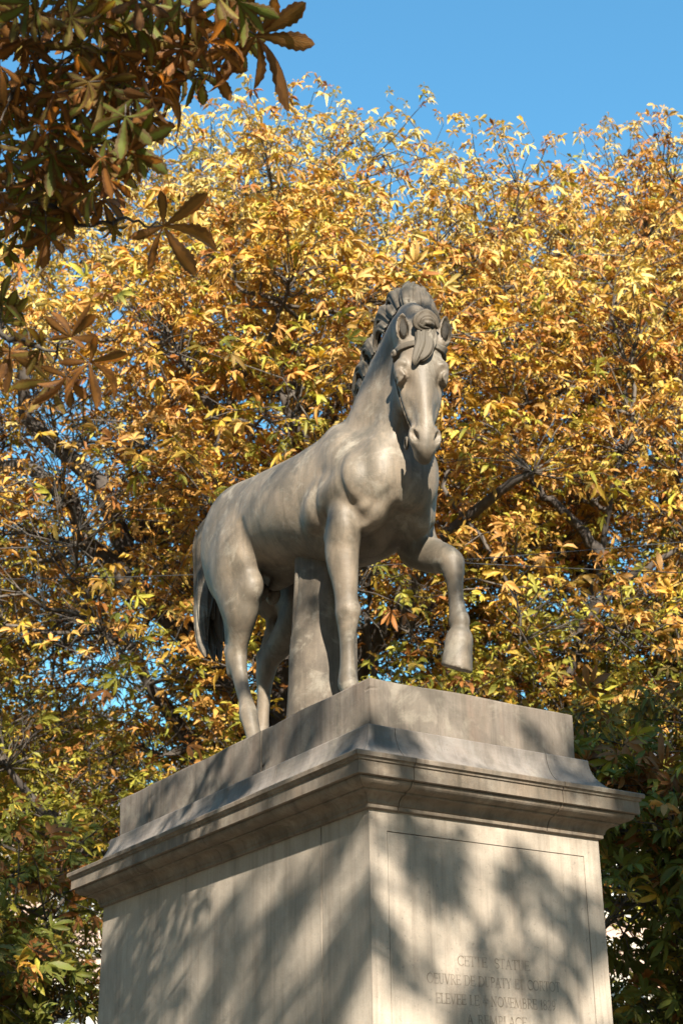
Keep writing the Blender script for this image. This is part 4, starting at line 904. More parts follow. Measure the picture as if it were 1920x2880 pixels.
NEAR_LEAVES = [   # heart, direction of the middle leaflet, leaflet length, branch
    ((2.796,-1.994,5.184),(0.48,0.87,-0.15),0.235,0), ((2.516,-2.176,4.515),(0.21,0.8,-0.56),0.220,3), ((2.35,-2.403,4.111),(0.49,0.04,0.87),0.130,7), ((2.394,-2.354,4.012),(-0.05,0.59,-0.8),0.165,7),
    ((2.299,-2.389,3.996),(-0.3,0.29,-0.91),0.140,7), ((2.224,-2.414,4.009),(-0.57,-0.23,-0.79),0.120,7), ((2.148,-2.528,4.124),(-0.24,0.37,-0.9),0.135,7), ((2.531,-2.442,4.739),(0.0,0.64,-0.77),0.155,4),
    ((2.417,-2.465,4.674),(-0.49,-0.04,-0.87),0.148,4), ((2.256,-2.537,4.579),(-0.13,0.51,-0.85),0.133,3), ((2.303,-2.492,4.493),(-0.24,0.37,-0.9),0.126,3), ((2.429,-2.315,4.517),(-0.3,0.29,-0.91),0.067,3),
    ((2.701,-2.039,5.182),(-0.24,0.37,-0.9),0.148,0), ((2.648,-2.076,5.129),(-0.13,0.51,-0.85),0.141,5), ((2.577,-2.098,5.143),(-0.41,0.12,-0.91),0.148,5), ((2.735,-2.007,5.208),(-0.49,-0.04,-0.87),0.133,0),
    ((2.16,-2.486,4.219),(0.14,-0.49,0.86),0.126,7), ((2.128,-2.55,4.235),(0.49,0.04,0.87),0.118,7), ((2.144,-2.568,4.287),(0.45,-0.04,0.89),0.118,7), ((2.246,-2.46,4.105),(-0.6,-0.78,-0.19),0.118,7),
    ((2.616,-2.293,4.84),(-0.08,0.57,-0.82),0.141,2), ((2.608,-2.348,4.77),(-0.08,0.57,-0.82),0.141,2), ((2.401,-2.347,4.625),(0.0,0.64,-0.77),0.118,3), ((2.18,-2.552,4.579),(-0.45,0.04,-0.89),0.133,3),
    ((2.136,-2.577,4.527),(-0.3,0.29,-0.91),0.118,3), ((2.488,-2.404,5.099),(-0.19,0.44,-0.88),0.148,0), ((2.599,-2.269,5.024),(-0.24,0.37,-0.9),0.148,2), ((2.563,-2.224,5.144),(0.09,0.71,-0.69),0.148,0),
    ((2.721,-2.232,5.208),(0.44,0.87,-0.21),0.148,6), ((2.794,-2.139,5.233),(0.32,0.85,-0.42),0.148,0), ((2.786,-2.061,5.248),(0.6,0.32,0.73),0.126,0), ((2.413,-2.57,4.733),(0.49,0.86,-0.11),0.132,4),
    ((2.39,-2.696,5.124),(0.53,0.85,-0.03),0.122,0), ((2.756,-2.501,5.153),(-0.62,-0.43,-0.65),0.119,6), ((2.725,-2.738,4.972),(0.34,0.86,-0.39),0.120,1), ((2.395,-2.069,5.339),(0.09,0.72,-0.69),0.140,5),
    ((2.618,-2.308,5.131),(-0.24,0.38,-0.89),0.112,0), ((2.56,-1.986,5.39),(-0.22,0.4,-0.89),0.133,0), ((2.861,-2.391,4.708),(-0.58,-0.26,-0.77),0.118,2), ((2.683,-2.01,5.304),(0.58,0.8,0.14),0.128,0),
    ((2.19,-2.647,4.933),(-0.09,0.55,-0.83),0.113,4), ((2.683,-2.263,5.106),(-0.45,0.04,-0.89),0.144,0), ((2.27,-2.696,5.002),(0.58,0.81,0.12),0.136,4), ((2.621,-2.463,4.484),(-0.64,-0.54,-0.55),0.108,3),
    ((2.423,-2.427,4.576),(-0.04,0.6,-0.8),0.134,3), ((2.571,-2.592,4.604),(-0.62,-0.4,-0.67),0.124,4), ((2.568,-2.586,4.955),(-0.37,0.18,-0.91),0.110,0), ((2.158,-2.482,4.618),(0.17,0.78,-0.6),0.136,3),
    ((2.525,-2.792,5.187),(-0.64,-0.57,-0.51),0.111,0), ((2.915,-2.334,5.089),(-0.38,0.16,-0.91),0.117,6), ((2.272,-2.752,5.432),(0.58,0.8,0.13),0.143,0), ((2.076,-2.524,4.901),(-0.02,0.63,-0.78),0.141,3),
    ((2.814,-2.136,5.044),(-0.63,-0.45,-0.64),0.107,0), ((2.474,-2.414,4.943),(-0.64,-0.51,-0.57),0.138,2), ((2.632,-2.013,5.477),(0.12,0.74,-0.66),0.138,0), ((2.361,-2.662,4.498),(-0.15,0.49,-0.86),0.106,3),
    ((2.58,-2.69,5.211),(-0.52,-0.85,0.05),0.124,1), ((2.413,-2.286,5.191),(-0.21,0.42,-0.89),0.119,0), ((2.489,-2.54,5.191),(-0.59,-0.79,-0.15),0.108,1), ((2.301,-2.337,5.395),(0.57,0.82,0.08),0.126,0),
    ((2.32,-2.443,4.958),(0.41,0.87,-0.28),0.136,4), ((2.666,-2.607,4.653),(0.16,0.77,-0.62),0.118,4), ((2.356,-2.413,4.964),(-0.53,-0.13,-0.84),0.110,4), ((2.423,-2.561,5.037),(0.52,0.85,-0.04),0.125,2),
    ((2.495,-2.502,4.492),(-0.4,0.13,-0.91),0.142,3), ((2.45,-2.564,4.66),(-0.51,-0.08,-0.86),0.120,4), ((2.282,-2.403,4.712),(0.52,0.85,-0.04),0.114,3), ((2.24,-2.57,4.881),(-0.18,0.45,-0.87),0.141,4),
    ((2.622,-2.63,5.044),(0.53,0.85,-0.02),0.125,1), ((2.422,-2.588,4.598),(-0.64,-0.61,-0.47),0.112,3), ((2.629,-2.383,5.079),(-0.32,0.26,-0.91),0.146,0), ((2.613,-2.551,4.942),(-0.18,0.45,-0.88),0.105,0),
    ((2.65,-2.141,5.301),(0.14,0.75,-0.64),0.126,6), ((2.75,-2.245,5.044),(-0.64,-0.64,-0.43),0.108,0), ((2.59,-2.636,4.84),(0.44,0.87,-0.22),0.145,2), ((2.895,-2.474,5.037),(-0.33,0.25,-0.91),0.124,6),
    ((2.389,-2.286,4.801),(-0.63,-0.67,-0.39),0.137,4), ((2.278,-2.404,4.883),(-0.15,0.48,-0.86),0.130,4), ((2.558,-2.408,4.616),(-0.64,-0.51,-0.58),0.146,4), ((2.664,-2.452,4.656),(-0.64,-0.61,-0.47),0.128,4),
    ((2.262,-2.652,4.652),(-0.54,-0.84,0.0),0.149,3), ((2.376,-2.74,4.785),(-0.64,-0.56,-0.53),0.122,1), ((2.369,-2.658,4.889),(-0.56,-0.83,-0.05),0.133,4), ((2.717,-2.65,5.077),(-0.26,0.34,-0.9),0.126,1),
    ((2.123,-2.623,4.553),(-0.55,-0.18,-0.81),0.131,3), ((2.557,-2.368,5.389),(-0.36,0.19,-0.91),0.119,6), ((2.419,-2.758,5.126),(-0.64,-0.58,-0.5),0.108,0), ((2.834,-2.464,4.623),(-0.42,0.1,-0.9),0.149,2),
    ((2.452,-2.584,5.364),(0.22,0.81,-0.55),0.146,1), ((2.416,-2.712,5.33),(0.11,0.73,-0.68),0.127,0), ((2.746,-2.189,5.087),(-0.5,-0.86,0.08),0.147,0), ((2.617,-2.454,5.208),(-0.33,0.25,-0.91),0.136,6),
    ((2.508,-2.393,4.852),(0.35,0.86,-0.38),0.114,2), ((2.707,-2.458,4.823),(-0.55,-0.83,-0.04),0.113,2), ((2.61,-2.339,4.848),(0.12,0.74,-0.66),0.135,2), ((2.742,-2.408,4.575),(0.39,0.87,-0.3),0.107,4),
    ((2.347,-2.378,4.94),(-0.64,-0.62,-0.46),0.126,4), ((2.701,-2.514,5.166),(0.56,0.82,0.06),0.128,6), ((2.668,-2.813,4.783),(-0.64,-0.6,-0.48),0.149,1), ((2.678,-2.577,4.829),(0.13,0.75,-0.65),0.141,2),
    ((2.399,-2.513,4.937),(-0.64,-0.57,-0.52),0.147,2), ((2.809,-2.582,4.722),(-0.42,0.1,-0.9),0.114,2), ((2.797,-2.47,5.01),(0.52,0.85,-0.04),0.125,6), ((2.252,-2.52,5.012),(-0.56,-0.21,-0.8),0.111,4),
    ((2.411,-2.543,4.549),(-0.46,0.02,-0.89),0.136,3), ((2.589,-2.426,4.885),(0.31,0.85,-0.44),0.127,2), ((2.274,-2.651,5.042),(0.45,0.87,-0.19),0.128,1), ((3.0,-2.174,5.082),(0.54,0.84,-0.01),0.142,0),
    ((2.584,-2.061,5.355),(0.52,0.85,-0.06),0.117,0), ((2.739,-2.508,4.807),(-0.48,-0.02,-0.87),0.150,2), ((2.739,-2.46,4.938),(0.4,0.87,-0.29),0.110,0), ((2.43,-2.438,4.997),(0.06,0.69,-0.72),0.143,2),
    ((2.551,-2.157,5.277),(-0.61,-0.36,-0.71),0.134,0), ((2.566,-2.647,5.058),(-0.26,0.35,-0.9),0.111,1), ((2.168,-2.696,5.429),(-0.49,-0.86,0.12),0.121,0), ((2.402,-2.503,5.02),(-0.11,0.53,-0.84),0.139,2),
    ((2.705,-2.297,5.19),(0.15,0.76,-0.63),0.140,6), ((2.459,-2.61,4.639),(0.59,0.79,0.16),0.134,3), ((2.5,-2.481,5.359),(0.56,0.82,0.07),0.116,6), ((2.718,-2.486,4.535),(-0.25,0.36,-0.9),0.145,4),
    ((2.409,-2.747,4.611),(0.55,0.84,0.02),0.143,3), ((2.685,-2.674,5.041),(-0.15,0.49,-0.86),0.128,1), ((2.519,-2.735,4.587),(-0.47,-0.87,0.15),0.138,3), ((2.581,-2.372,5.291),(-0.63,-0.46,-0.63),0.109,6),
    ((2.863,-2.264,5.204),(0.14,0.75,-0.64),0.144,6), ((2.866,-2.409,5.061),(-0.5,-0.07,-0.86),0.132,6), ((2.78,-2.642,4.971),(0.4,0.87,-0.3),0.117,1), ((2.357,-2.778,5.089),(-0.62,-0.41,-0.67),0.127,0),
    ((2.7,-2.157,5.312),(-0.59,-0.31,-0.74),0.116,6), ((2.258,-2.668,4.926),(0.54,0.84,0.01),0.123,1), ((2.249,-2.733,5.056),(0.03,0.67,-0.74),0.130,4), ((2.716,-2.543,5.056),(0.57,0.82,0.08),0.112,6),
    ((2.412,-2.621,5.025),(-0.63,-0.71,-0.32),0.123,1), ((2.476,-2.379,4.938),(0.58,0.8,0.14),0.129,2), ((2.732,-2.31,5.244),(-0.3,0.29,-0.91),0.125,6), ((2.549,-2.707,4.884),(-0.47,0.0,-0.88),0.127,1),
    ((2.633,-2.737,4.766),(-0.61,-0.35,-0.71),0.107,1), ((2.342,-2.615,5.13),(0.44,0.87,-0.22),0.134,1), ((2.709,-2.424,4.859),(-0.64,-0.51,-0.58),0.119,2), ((2.483,-2.424,5.16),(-0.34,0.23,-0.91),0.131,0),
    ((2.568,-2.62,4.97),(-0.31,0.27,-0.91),0.130,1), ((2.416,-2.132,5.229),(-0.64,-0.6,-0.48),0.118,5), ((2.524,-2.472,4.633),(-0.55,-0.18,-0.81),0.110,4), ((2.755,-2.394,5.086),(-0.04,0.61,-0.79),0.142,6),
    ((2.462,-2.625,4.84),(-0.56,-0.2,-0.8),0.132,4), ((2.545,-2.692,5.041),(-0.64,-0.54,-0.55),0.128,0), ((2.15,-2.376,4.84),(-0.26,0.35,-0.9),0.121,3), ((2.736,-2.763,5.002),(-0.49,-0.86,0.12),0.149,1),
    ((2.432,-2.725,5.173),(0.57,0.81,0.1),0.134,0), ((2.802,-2.424,4.741),(-0.27,0.33,-0.9),0.119,2), ((2.537,-2.343,4.78),(0.33,0.85,-0.4),0.116,4), ((2.451,-2.308,5.023),(0.53,0.85,-0.01),0.140,2),
    ((2.619,-2.304,5.032),(0.56,0.83,0.06),0.143,5), ((2.64,-2.639,4.627),(0.45,0.87,-0.19),0.137,4), ((2.036,-2.618,4.653),(-0.06,0.58,-0.81),0.129,3), ((2.588,-2.787,4.56),(-0.34,0.23,-0.91),0.110,1),
    ((2.579,-2.825,4.668),(0.45,0.87,-0.2),0.113,1), ((2.679,-2.568,4.966),(-0.41,0.12,-0.9),0.115,0), ((2.529,-2.461,4.545),(-0.6,-0.77,-0.2),0.124,3), ((2.414,-2.455,5.298),(-0.18,0.45,-0.87),0.130,6),
    ((2.878,-2.059,5.205),(-0.64,-0.65,-0.42),0.149,0), ((2.399,-2.466,4.953),(-0.23,0.38,-0.89),0.123,2), ((2.194,-2.492,4.665),(-0.13,0.51,-0.85),0.120,3), ((2.549,-2.154,5.137),(-0.34,0.23,-0.91),0.147,5),
    ((2.378,-2.634,4.537),(0.35,0.86,-0.38),0.131,3), ((2.392,-2.638,4.93),(0.23,0.81,-0.54),0.117,1), ((2.406,-2.486,4.784),(-0.63,-0.7,-0.34),0.125,4), ((2.614,-2.409,4.546),(-0.0,0.64,-0.77),0.110,4),
    ((2.349,-2.61,4.857),(-0.13,0.51,-0.85),0.137,4), ((2.218,-2.441,4.797),(-0.03,0.62,-0.79),0.131,3), ((2.571,-2.645,4.691),(0.04,0.68,-0.74),0.128,4), ((2.349,-2.652,4.701),(0.07,0.7,-0.71),0.124,3),
    ((2.489,-2.05,5.404),(-0.31,0.28,-0.91),0.126,0), ((2.124,-2.607,4.715),(0.51,0.86,-0.06),0.122,3), ((2.213,-2.426,4.661),(0.53,0.85,-0.03),0.138,3), ((2.096,-2.559,4.842),(-0.64,-0.55,-0.54),0.131,3),
    ((2.609,-2.484,5.313),(0.35,0.86,-0.37),0.137,6), ((2.286,-2.407,4.605),(-0.54,-0.84,0.0),0.107,3), ((2.783,-2.413,5.11),(-0.56,-0.21,-0.8),0.149,6), ((2.579,-2.322,5.025),(-0.28,0.31,-0.91),0.119,2),
    ((2.208,-2.664,4.599),(-0.64,-0.55,-0.54),0.107,3), ((2.692,-1.989,5.488),(-0.58,-0.8,-0.13),0.149,0), ((2.245,-2.593,4.68),(-0.52,-0.1,-0.85),0.145,3), ((2.941,-2.182,5.191),(-0.64,-0.6,-0.48),0.143,6),
    ((2.519,-2.757,5.179),(-0.12,0.52,-0.85),0.128,0), ((2.295,-2.455,4.658),(-0.17,0.46,-0.87),0.142,3), ((2.669,-2.453,4.911),(-0.58,-0.25,-0.78),0.148,2), ((2.441,-2.707,4.851),(-0.46,0.03,-0.89),0.113,1),
    ((2.715,-2.501,4.697),(-0.64,-0.62,-0.45),0.106,2), ((2.504,-2.202,5.322),(0.5,0.86,-0.1),0.136,0), ((2.324,-2.428,4.887),(0.42,0.87,-0.26),0.107,4), ((2.552,-2.709,4.992),(0.48,0.87,-0.14),0.108,0),
    ((2.164,-2.611,4.596),(-0.61,-0.35,-0.72),0.118,3), ((2.361,-2.673,5.225),(-0.45,0.03,-0.89),0.135,0), ((2.754,-2.399,4.607),(0.35,0.86,-0.37),0.146,2), ((2.424,-2.754,5.076),(-0.29,0.31,-0.91),0.123,0),
    ((2.427,-2.671,4.77),(0.43,0.87,-0.24),0.109,4), ((2.596,-2.421,5.16),(0.48,0.87,-0.14),0.137,6), ((2.565,-2.086,5.224),(-0.64,-0.55,-0.54),0.125,0), ((2.624,-2.036,5.373),(-0.64,-0.61,-0.46),0.136,0),
    ((2.624,-2.621,5.005),(0.31,0.85,-0.43),0.114,0), ((2.544,-2.499,5.263),(-0.64,-0.64,-0.43),0.136,6), ((2.485,-2.823,5.15),(0.05,0.69,-0.72),0.141,0), ((2.601,-2.76,5.072),(-0.57,-0.81,-0.1),0.138,0),
    ((2.301,-2.357,4.767),(-0.64,-0.51,-0.58),0.129,4), ((2.334,-2.783,5.24),(-0.64,-0.64,-0.43),0.114,0), ((2.853,-2.365,5.18),(-0.52,-0.11,-0.84),0.142,6), ((2.989,-2.242,5.087),(-0.09,0.55,-0.83),0.127,6),
    ((2.381,-2.435,5.287),(-0.47,-0.87,0.15),0.142,0), ((2.637,-2.746,5.137),(0.18,0.78,-0.6),0.108,1), ((2.565,-2.552,4.843),(-0.61,-0.76,-0.24),0.142,2), ((2.336,-2.719,4.552),(0.47,0.87,-0.17),0.121,3),
    ((2.235,-2.426,5.331),(-0.58,-0.8,-0.13),0.108,0), ((2.443,-2.544,4.568),(-0.63,-0.71,-0.33),0.134,3), ((2.473,-2.258,5.203),(-0.64,-0.55,-0.54),0.134,0), ((2.248,-2.444,5.368),(0.36,0.86,-0.35),0.129,0),
    ((2.585,-2.57,5.263),(-0.64,-0.51,-0.58),0.145,1), ((2.488,-2.615,4.883),(0.2,0.8,-0.57),0.147,1), ((2.7,-2.282,4.922),(0.21,0.8,-0.56),0.145,5), ((2.894,-2.217,4.977),(0.37,0.87,-0.34),0.138,0),
    ((2.168,-2.51,4.954),(-0.63,-0.71,-0.32),0.116,4), ((2.239,-2.424,4.842),(-0.62,-0.43,-0.65),0.112,4), ((2.375,-2.307,5.229),(-0.14,0.5,-0.85),0.113,0), ((2.628,-1.916,5.421),(-0.54,-0.14,-0.83),0.144,0),
    ((2.437,-2.412,4.754),(-0.13,0.51,-0.85),0.135,4), ((2.543,-2.385,4.711),(-0.4,0.13,-0.91),0.148,4), ((2.511,-2.776,5.257),(-0.58,-0.27,-0.77),0.122,0), ((2.603,-2.223,5.351),(-0.64,-0.58,-0.5),0.133,6),
    ((2.304,-2.537,4.65),(-0.52,-0.85,0.05),0.130,3), ((2.323,-2.737,4.725),(-0.49,-0.03,-0.87),0.126,3), ((2.726,-2.655,4.705),(0.12,0.74,-0.66),0.124,2), ((2.582,-2.486,5.023),(0.12,0.74,-0.66),0.141,0),
    ((2.302,-2.691,5.038),(-0.56,-0.83,-0.06),0.141,1), ((2.092,-2.494,4.754),(-0.03,0.61,-0.79),0.123,3), ((2.196,-2.451,4.614),(-0.49,-0.87,0.13),0.115,3),
]

near, _f0, _r0 = at_dist(0.6, -4.6, 0.0)
near_tree = empty('chestnut_tree', near); tag(near_tree, 'dark brown chestnut boughs hanging into the upper left corner', 'tree')
rng = np.random.default_rng(21)
ntop = near + np.array([.6, .5, 10.5]); ntr = wander(near, ntop, 10, .03, rng)
Vt, Qt = tubes([(ntr - near, np.linspace(.30, .10, 10))], 14); link('trunk', np_mesh('trunk', Vt, Qt, True), near_tree, MAT['bark'])
boughs = []
for pts, r in NEAR_BRANCHES:
    P = np.array(pts); k = len(P); n = (k - 1) * 4 + 1
    S_ = np.stack([np.interp(np.linspace(0, k - 1, n), np.arange(k), P[:, a]) for a in range(3)], 1); S_[1:-1] += rng.normal(0, .006, (n - 2, 3))
    if r >= .012:          # carry the bough back to the trunk
        st = ntr[5] if r > .015 else ntr[4]; back = wander(st, S_[0], 9, .05, rng, .06)[:-1]; S_ = np.concatenate([back, S_])
        rr = np.concatenate([np.linspace(.07, r * 1.1, 8), np.linspace(r, r * .3, n)])
    else: rr = np.linspace(r, r * .4, n)
    Vl, Ql = tubes([(S_ - near, rr)], 8); b = link('bough', np_mesh('bough', Vl, Ql, True), near_tree, MAT['bark']); boughs.append((b, S_))
NBROWN, NRUST, NGREEN, NOCHRE = [np.array(c) for c in ((.25, .105, .026), (.34, .135, .03), (.14, .165, .026), (.36, .25, .045))]
variants = []
for q in range(26):
    c_ = [NBROWN, NGREEN, NRUST, NGREEN * .5 + NBROWN * .5, NGREEN, NBROWN, NOCHRE * .6 + NGREEN * .4][q % 7] * rng.uniform(.85, 1.2)
    V, F, cc, uv = leaf_cloud(np.zeros((1, 3)), np.array([[1., 0, 0]]), np.array([[0, 0, 1.]]), np.ones(1), c_[None], rng, nl=[7, 7, 6, 5][q % 4], stations=15, curl=1.15, droop=.8, serr=True)
    me = leaf_mesh('leaf', V, F, cc, uv); me.materials.append(MAT['near_leaf']); variants.append(me)
stalks = [[] for _ in boughs]
for i, (h, d, sz, bi) in enumerate(NEAR_LEAVES):
    if i > 30 and i % 4 == 0: continue
    h = np.array(h); d = np.array(d) + np.array([0, 0, -.08]); nn = (np.array([0, 0, 1.]) + rng.normal(0, .5, 3) + .4 * CAM_F) if i > 6 else (np.array([0, 0, .3]) + CAM_F + rng.normal(0, .12, 3))
    d /= np.linalg.norm(d); nn -= d * (d @ nn); nn /= np.linalg.norm(nn); sd = np.cross(nn, d); b, S_ = boughs[bi]
    ob = bpy.data.objects.new('leaf', variants[int(rng.integers(0, 26)) if i > 6 else (0, 2, 5, 2, 0, 3, 5)[i]]); C.objects.link(ob); ob.parent = b
    sz *= rng.uniform(.9, 1.08)
    ob.matrix_local = Matrix([[d[a] * sz, sd[a] * sz, nn[a] * sz, h[a] - near[a]] for a in range(3)] + [[0, 0, 0, 1]])
    j = np.argmin(np.linalg.norm(S_ - h, axis=1)); st = S_[j]
    stalks[bi].append((np.stack([st, st * .5 + h * .5 + (0, 0, .02), h]) - near, np.array([.0032, .0026, .0022])))
for (b, S_), sl in zip(boughs, stalks):
    if sl:
        Vw, Qw = tubes(sl, 5); o_ = link('leaf_stalks', np_mesh('leaf_stalks', Vw, Qw, True), b, MAT['twig']); o_['kind'] = 'stuff'
# the rest of the crown, overhead and behind the photographer
e1 = np.array([-math.sin(SUN_AZ), math.cos(SUN_AZ), 0]); e2 = np.cross(SUN_D, e1); Q0 = np.array([.6, -.3, 3.6])
paths, LP, LD, LN = [], [], [], []
def clump(a, b, t, n=9, spread=.26):
    c_ = Q0 + e1 * a + e2 * b + SUN_D * t
    x, y, w = view_xy(c_)
    if w > 0 and -420 < x < 1990 and -420 < y < 2600: return
    st = ntr[int(np.argmin(np.abs(ntr[:, 2] - c_[2] + 1)))]; paths.append((wander(st, c_, 9, .07, rng, .05) - near, np.linspace(.008, .003, 9)))
    for q in range(n):
        h = rng.normal(0, 1, 3); h[2] *= .5; h /= np.linalg.norm(h); p = c_ + h * rng.uniform(.05, spread)
        LP.append(p); LD.append(h + rng.normal(0, .3, 3)); LN.append(np.array([0, 0, 1.]) + rng.normal(0, .35, 3))
def crown_zone(count, a0, a1, b0, b1, t0=7.5, t1=11.5, **k):
    for q in range(count): clump(rng.uniform(a0, a1), rng.uniform(b0, b1), rng.uniform(t0, t1), **k)
for a_, b_ in ((.245, -.957), (.773, -.886), (1.03, -.85), (.63, -1.26), (.305, -1.34), (.894, -1.10), (.54, -1.50), (.383, -.89), (1.15, -1.3), (-.045, -.87), (-.02, -1.15), (-.235, -.742), (-.51, -.566), (-.735, -.38), (-.985, -.03),
               (-.385, -1.04), (-.66, -.75), (-1.06, -.306), (-.135, -1.26), (.05, -.55), (.95, -.35), (-.55, .05), (-.15, .0)):
    for q_ in range(2): clump(a_ + rng.normal(0, .075), b_ + rng.normal(0, .075), rng.uniform(7.5, 10.5), 5, .11)          # lower boughs: unseen clumps placed for the dapples they cast on the pedestal
for a_, b_ in ((.42, 1.42), (.30, 1.78), (-.55, 2.15), (-.95, 1.75), (.75, .75), (-.25, .95)): clump(a_, b_, 8.5 + a_, 6, .2)         # a thin place in the crown; clumps placed to shade parts of the horse
crown_zone(9, -2.0, -.35, -.75, .75, 4.6, 7.0, n=5)
crown_zone(150, -4.5, 4.5, 2.9, 6.0); crown_zone(90, -4.5, 4.0, 6.0, 8.4, 7, 10.5)           # high crown
crown_zone(60, -4.5, -1.9, -2.6, 2.9); crown_zone(50, 1.7, 4.5, -2.6, 2.9); crown_zone(130, -5.0, -2.0, .6, 4.2, 11, 16)
LP, LD, LN = map(np.array, (LP, LD, LN)); n = len(LP)
col = np.array([NBROWN, NRUST, NGREEN, NOCHRE, YELLOW])[rng.integers(0, 5, n)]
V, F, cc, uv = leaf_cloud(LP - near, LD, LN, .17 * rng.uniform(.8, 1.15, n), col, rng, stations=1)
o_ = link('crown', leaf_mesh('crown', V, F, cc), near_tree, MAT['leaf']); o_['kind'] = 'stuff'
Vw, Qw = tubes(paths, 5); o_ = link('twigs', np_mesh('twigs', Vw, Qw, True), near_tree, MAT['twig']); o_['kind'] = 'stuff'
# ================================================================== unseen chestnuts beside and behind the photographer, added to block skylight
def unseen_shade_tree(x, y, zc, R, seed):
    rng = np.random.default_rng(seed); o = np.array([x, y, 0.0])
    root = empty('chestnut_tree', o); tag(root, 'unseen chestnut tree added outside the picture to block skylight', 'tree', 'unseen chestnut trees added round the square')
    tr = wander(o, o + (0, 0, zc), 8, .03, rng); Vt, Qt = tubes([(tr - o, np.linspace(.26, .08, 8))], 10); link('trunk', np_mesh('trunk', Vt, Qt, True), root, MAT['bark'])
    n = 1150; d = rng.normal(0, 1, (n, 3)); d /= np.linalg.norm(d, axis=1)[:, None]; q = rng.uniform(.35, 1, n) ** .6
    P = np.array([0, 0, zc]) + d * q[:, None] * np.array(R)
    col = np.array([YELLOW, ORANGE, RUST, LIME, GREEN])[rng.integers(0, 5, n)]
    V, F, cc, uv = leaf_cloud(P, d + rng.normal(0, .4, (n, 3)), np.array([0, 0, 1.]) + rng.normal(0, .4, (n, 3)), rng.uniform(.42, .60, n), col, rng, nl=5, stations=1)
    c_ = link('crown', leaf_mesh('crown', V, F, cc), root, MAT['leaf']); c_['kind'] = 'stuff'
    P = P[:60]; Vw, Qw = tubes([(wander(tr[int(rng.integers(3, 8))] - o, p, 6, .08, rng, .05), np.linspace(.05, .01, 6)) for p in P], 5); t_ = link('limbs', np_mesh('limbs', Vw, Qw, True), root, MAT['bark']); t_['kind'] = 'stuff'
for i, (x, y, zc, R) in enumerate([(11.9, -2.4, 11.6, (2.3, 2.4, 4.0)), (14.5, 4.0, 7.0, (4, 4, 5)), (8.5, -13.5, 7.5, (4.5, 4.2, 5)), (0.5, -11, 7.2, (4.2, 4, 5)), (-8, -10, 7.5, (4.5, 4.5, 5.2)), (17, -9.5, 4.8, (4.5, 4.5, 3.6)), (16, 9.5, 7.5, (4.5, 4.5, 5)), (7, 10, 7.5, (4, 4, 5)), (17, -17, 6, (4.5, 4.5, 4.5))]):  # the first is placed to shade the low branches at the right
    unseen_shade_tree(x, y, zc, R, 60 + i)
# ================================================================== houses beyond the trees
def plain(name, a, b, scale, rough=.85, bump=.3):
    M = NT(name); P = M.pos(); M.l(M.mix(M.ramp(M.noise(P, scale, 5, .6), [(.35, 0), (.65, 1)]), a, b), M.b.inputs['Base Color']); M.b.inputs['Roughness'].default_value = rough
    M.l(M.bump(M.noise(P, scale * 6, 4, .6), bump, .02), M.b.inputs['Normal']); return M.m
MAT['brick'] = plain('pink_brick', (.36, .23, .175), (.42, .31, .25), 1.2); MAT['ashlar'] = plain('pale_ashlar', (.46, .42, .35), (.39, .35, .29), 1.0)
MAT['slate'] = plain('blue_slate', (.07, .077, .09), (.105, .112, .126), 3.0, .6); MAT['paint'] = plain('white_paint', (.6, .59, .57), (.55, .54, .51), 4, .5, .05)
gm = NT('window_glass'); gm.b.inputs['Base Color'].default_value = (.03, .035, .04, 1); gm.b.inputs['Roughness'].default_value = .05; gm.b.inputs['Specular IOR Level'].default_value = .8; MAT['glass'] = gm.m
pane_me = box_mesh('pane', (-.5, .10, -.85), (.5, .13, .85))
bmf = bmesh.new()
for lo, hi in (((-.58, .02, -.95), (-.5, .12, .95)), ((.5, .02, -.95), (.58, .12, .95)), ((-.5, .02, .85), (.5, .12, .95)), ((-.5, .02, -.95), (.5, .12, -.85)), ((-.03, .05, -.85), (.03, .14, .85)), ((-.5, .06, -.02), (-.03, .135, .03)), ((.03, .06, -.02), (.5, .135, .03)), ((-.5, .06, .42), (-.03, .135, .46)), ((.03, .06, .42), (.5, .135, .46)), ((-.5, .06, -.46), (-.03, .135, -.42)), ((.03, .06, -.46), (.5, .135, -.42))): add_box(bmf, lo, hi)
frame_me = bm_mesh('frame', bmf); sur = bmesh.new()
for lo, hi in (((-.82, -.16, -1.15), (-.58, .06, 1.15)), ((.58, -.16, -1.15), (.82, .06, 1.15)), ((-.58, -.16, .95), (.58, .06, 1.18)), ((-.62, -.20, -1.12), (.62, .06, -.95))): add_box(sur, lo, hi)
sur_me = bm_mesh('surround', sur)
for m_, k_ in ((pane_me, 'glass'), (frame_me, 'paint'), (sur_me, 'ashlar')): m_.materials.append(MAT[k_])
hc_, hf_, hr_ = at_dist(46, 0, 0); hyaw = math.atan2(hr_[1], hr_[0])
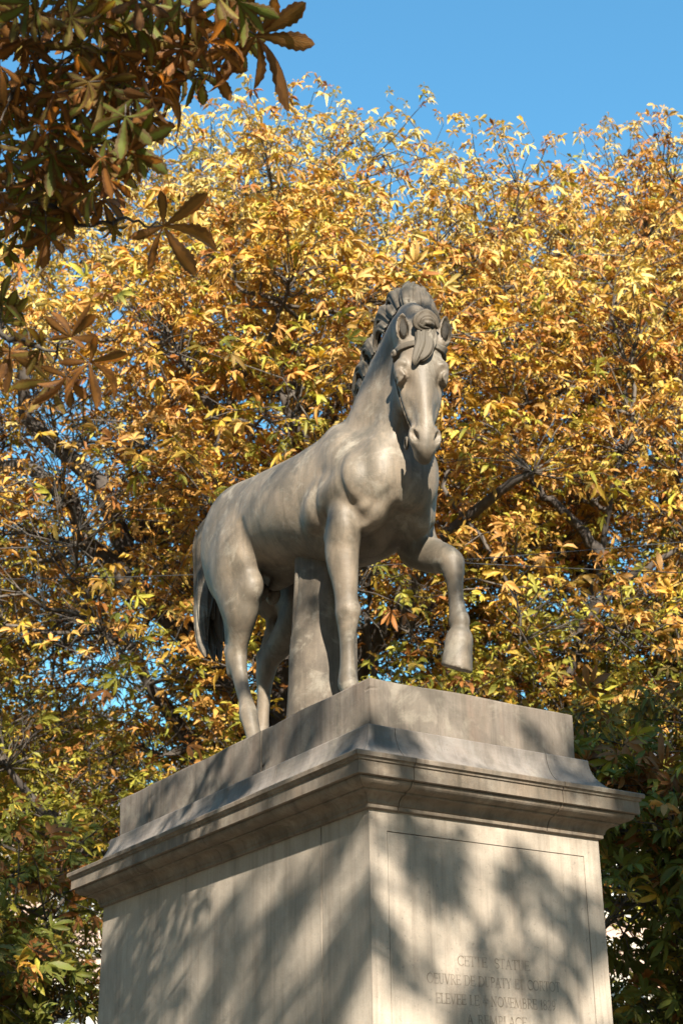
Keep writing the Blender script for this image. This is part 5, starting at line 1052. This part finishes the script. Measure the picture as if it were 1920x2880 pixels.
for s_, lab in ((-12.2, 'pale brick and stone house glimpsed through leaves at lower left'), (0.0, 'pale brick and stone house hidden behind the pedestal and trees'), (12.2, 'pale brick and stone house glimpsed through leaves at lower right')):
    hs = empty('town_house', hc_ + hr_ * s_); hs.rotation_euler = (0, 0, hyaw); tag(hs, lab, 'house', 'houses round the square')
    w_ = 6.05
    wall = link('wall', box_mesh('wall', (-w_, .0, 0), (w_, 9, 12.4)), hs, MAT['brick'])
    for x in (-w_ + .35, w_ - .35): link('quoin', box_mesh('quoin', (x - .35, -.07, 0), (x + .35, .02, 12.0), .02), wall, MAT['ashlar'])
    for z in (4.2, 8.2): link('string_course', box_mesh('string_course', (-w_, -.12, z), (w_, .03, z + .3), .03), wall, MAT['ashlar'])
    link('cornice', box_mesh('cornice', (-w_ - .05, -.35, 12.0), (w_ + .05, .1, 12.5), .08), wall, MAT['ashlar'])
    bm = bmesh.new(); a_ = [bm.verts.new(v) for v in ((-w_, -.2, 12.5), (w_, -.2, 12.5), (w_, 9, 12.5), (-w_, 9, 12.5), (-w_ + 1.5, 3, 16.5), (w_ - 1.5, 3, 16.5), (w_ - 1.5, 6, 16.5), (-w_ + 1.5, 6, 16.5))]
    for f in ((0, 1, 5, 4), (1, 2, 6, 5), (2, 3, 7, 6), (3, 0, 4, 7), (4, 5, 6, 7), (3, 2, 1, 0)): bm.faces.new([a_[i] for i in f])
    link('roof', bm_mesh('roof', bm), hs, MAT['slate'])
    for zc_ in (2.3, 6.3, 10.2):
        for x in (-4.2, -1.4, 1.4, 4.2):
            wd = bpy.data.objects.new('window', sur_me); C.objects.link(wd); wd.parent = hs; wd.location = (x, -.02, zc_)
            for nm, me_ in (('frame', frame_me), ('pane', pane_me)):
                o_ = bpy.data.objects.new(nm, me_); C.objects.link(o_); o_.parent = wd; o_.location = (0, -.17, 0)
# thin cables slung between lamp posts across the square
cm = NT('cable'); cm.b.inputs['Base Color'].default_value = (.02, .02, .02, 1); cm.b.inputs['Roughness'].default_value = .6
for a_, b_, lab in (((-6.4, -1.6, 6.45), (-2.2, 5.2, 6.75), 'thin black cable crossing in front of the left foliage'), ((-2.6, 2.6, 6.15), (1.2, 8.4, 6.0), 'thin black cable crossing in front of the right foliage')):
    t = np.linspace(0, 1, 14)[:, None]; P = np.array(a_) * (1 - t) + np.array(b_) * t; P[:, 2] -= .12 * np.sin(t[:, 0] * math.pi)
    Vw, Qw = tubes([(P, np.full(14, .004))], 5); tag(link('overhead_cable', np_mesh('overhead_cable', Vw, Qw, True), mat=cm.m), lab, 'cable', 'overhead cables')
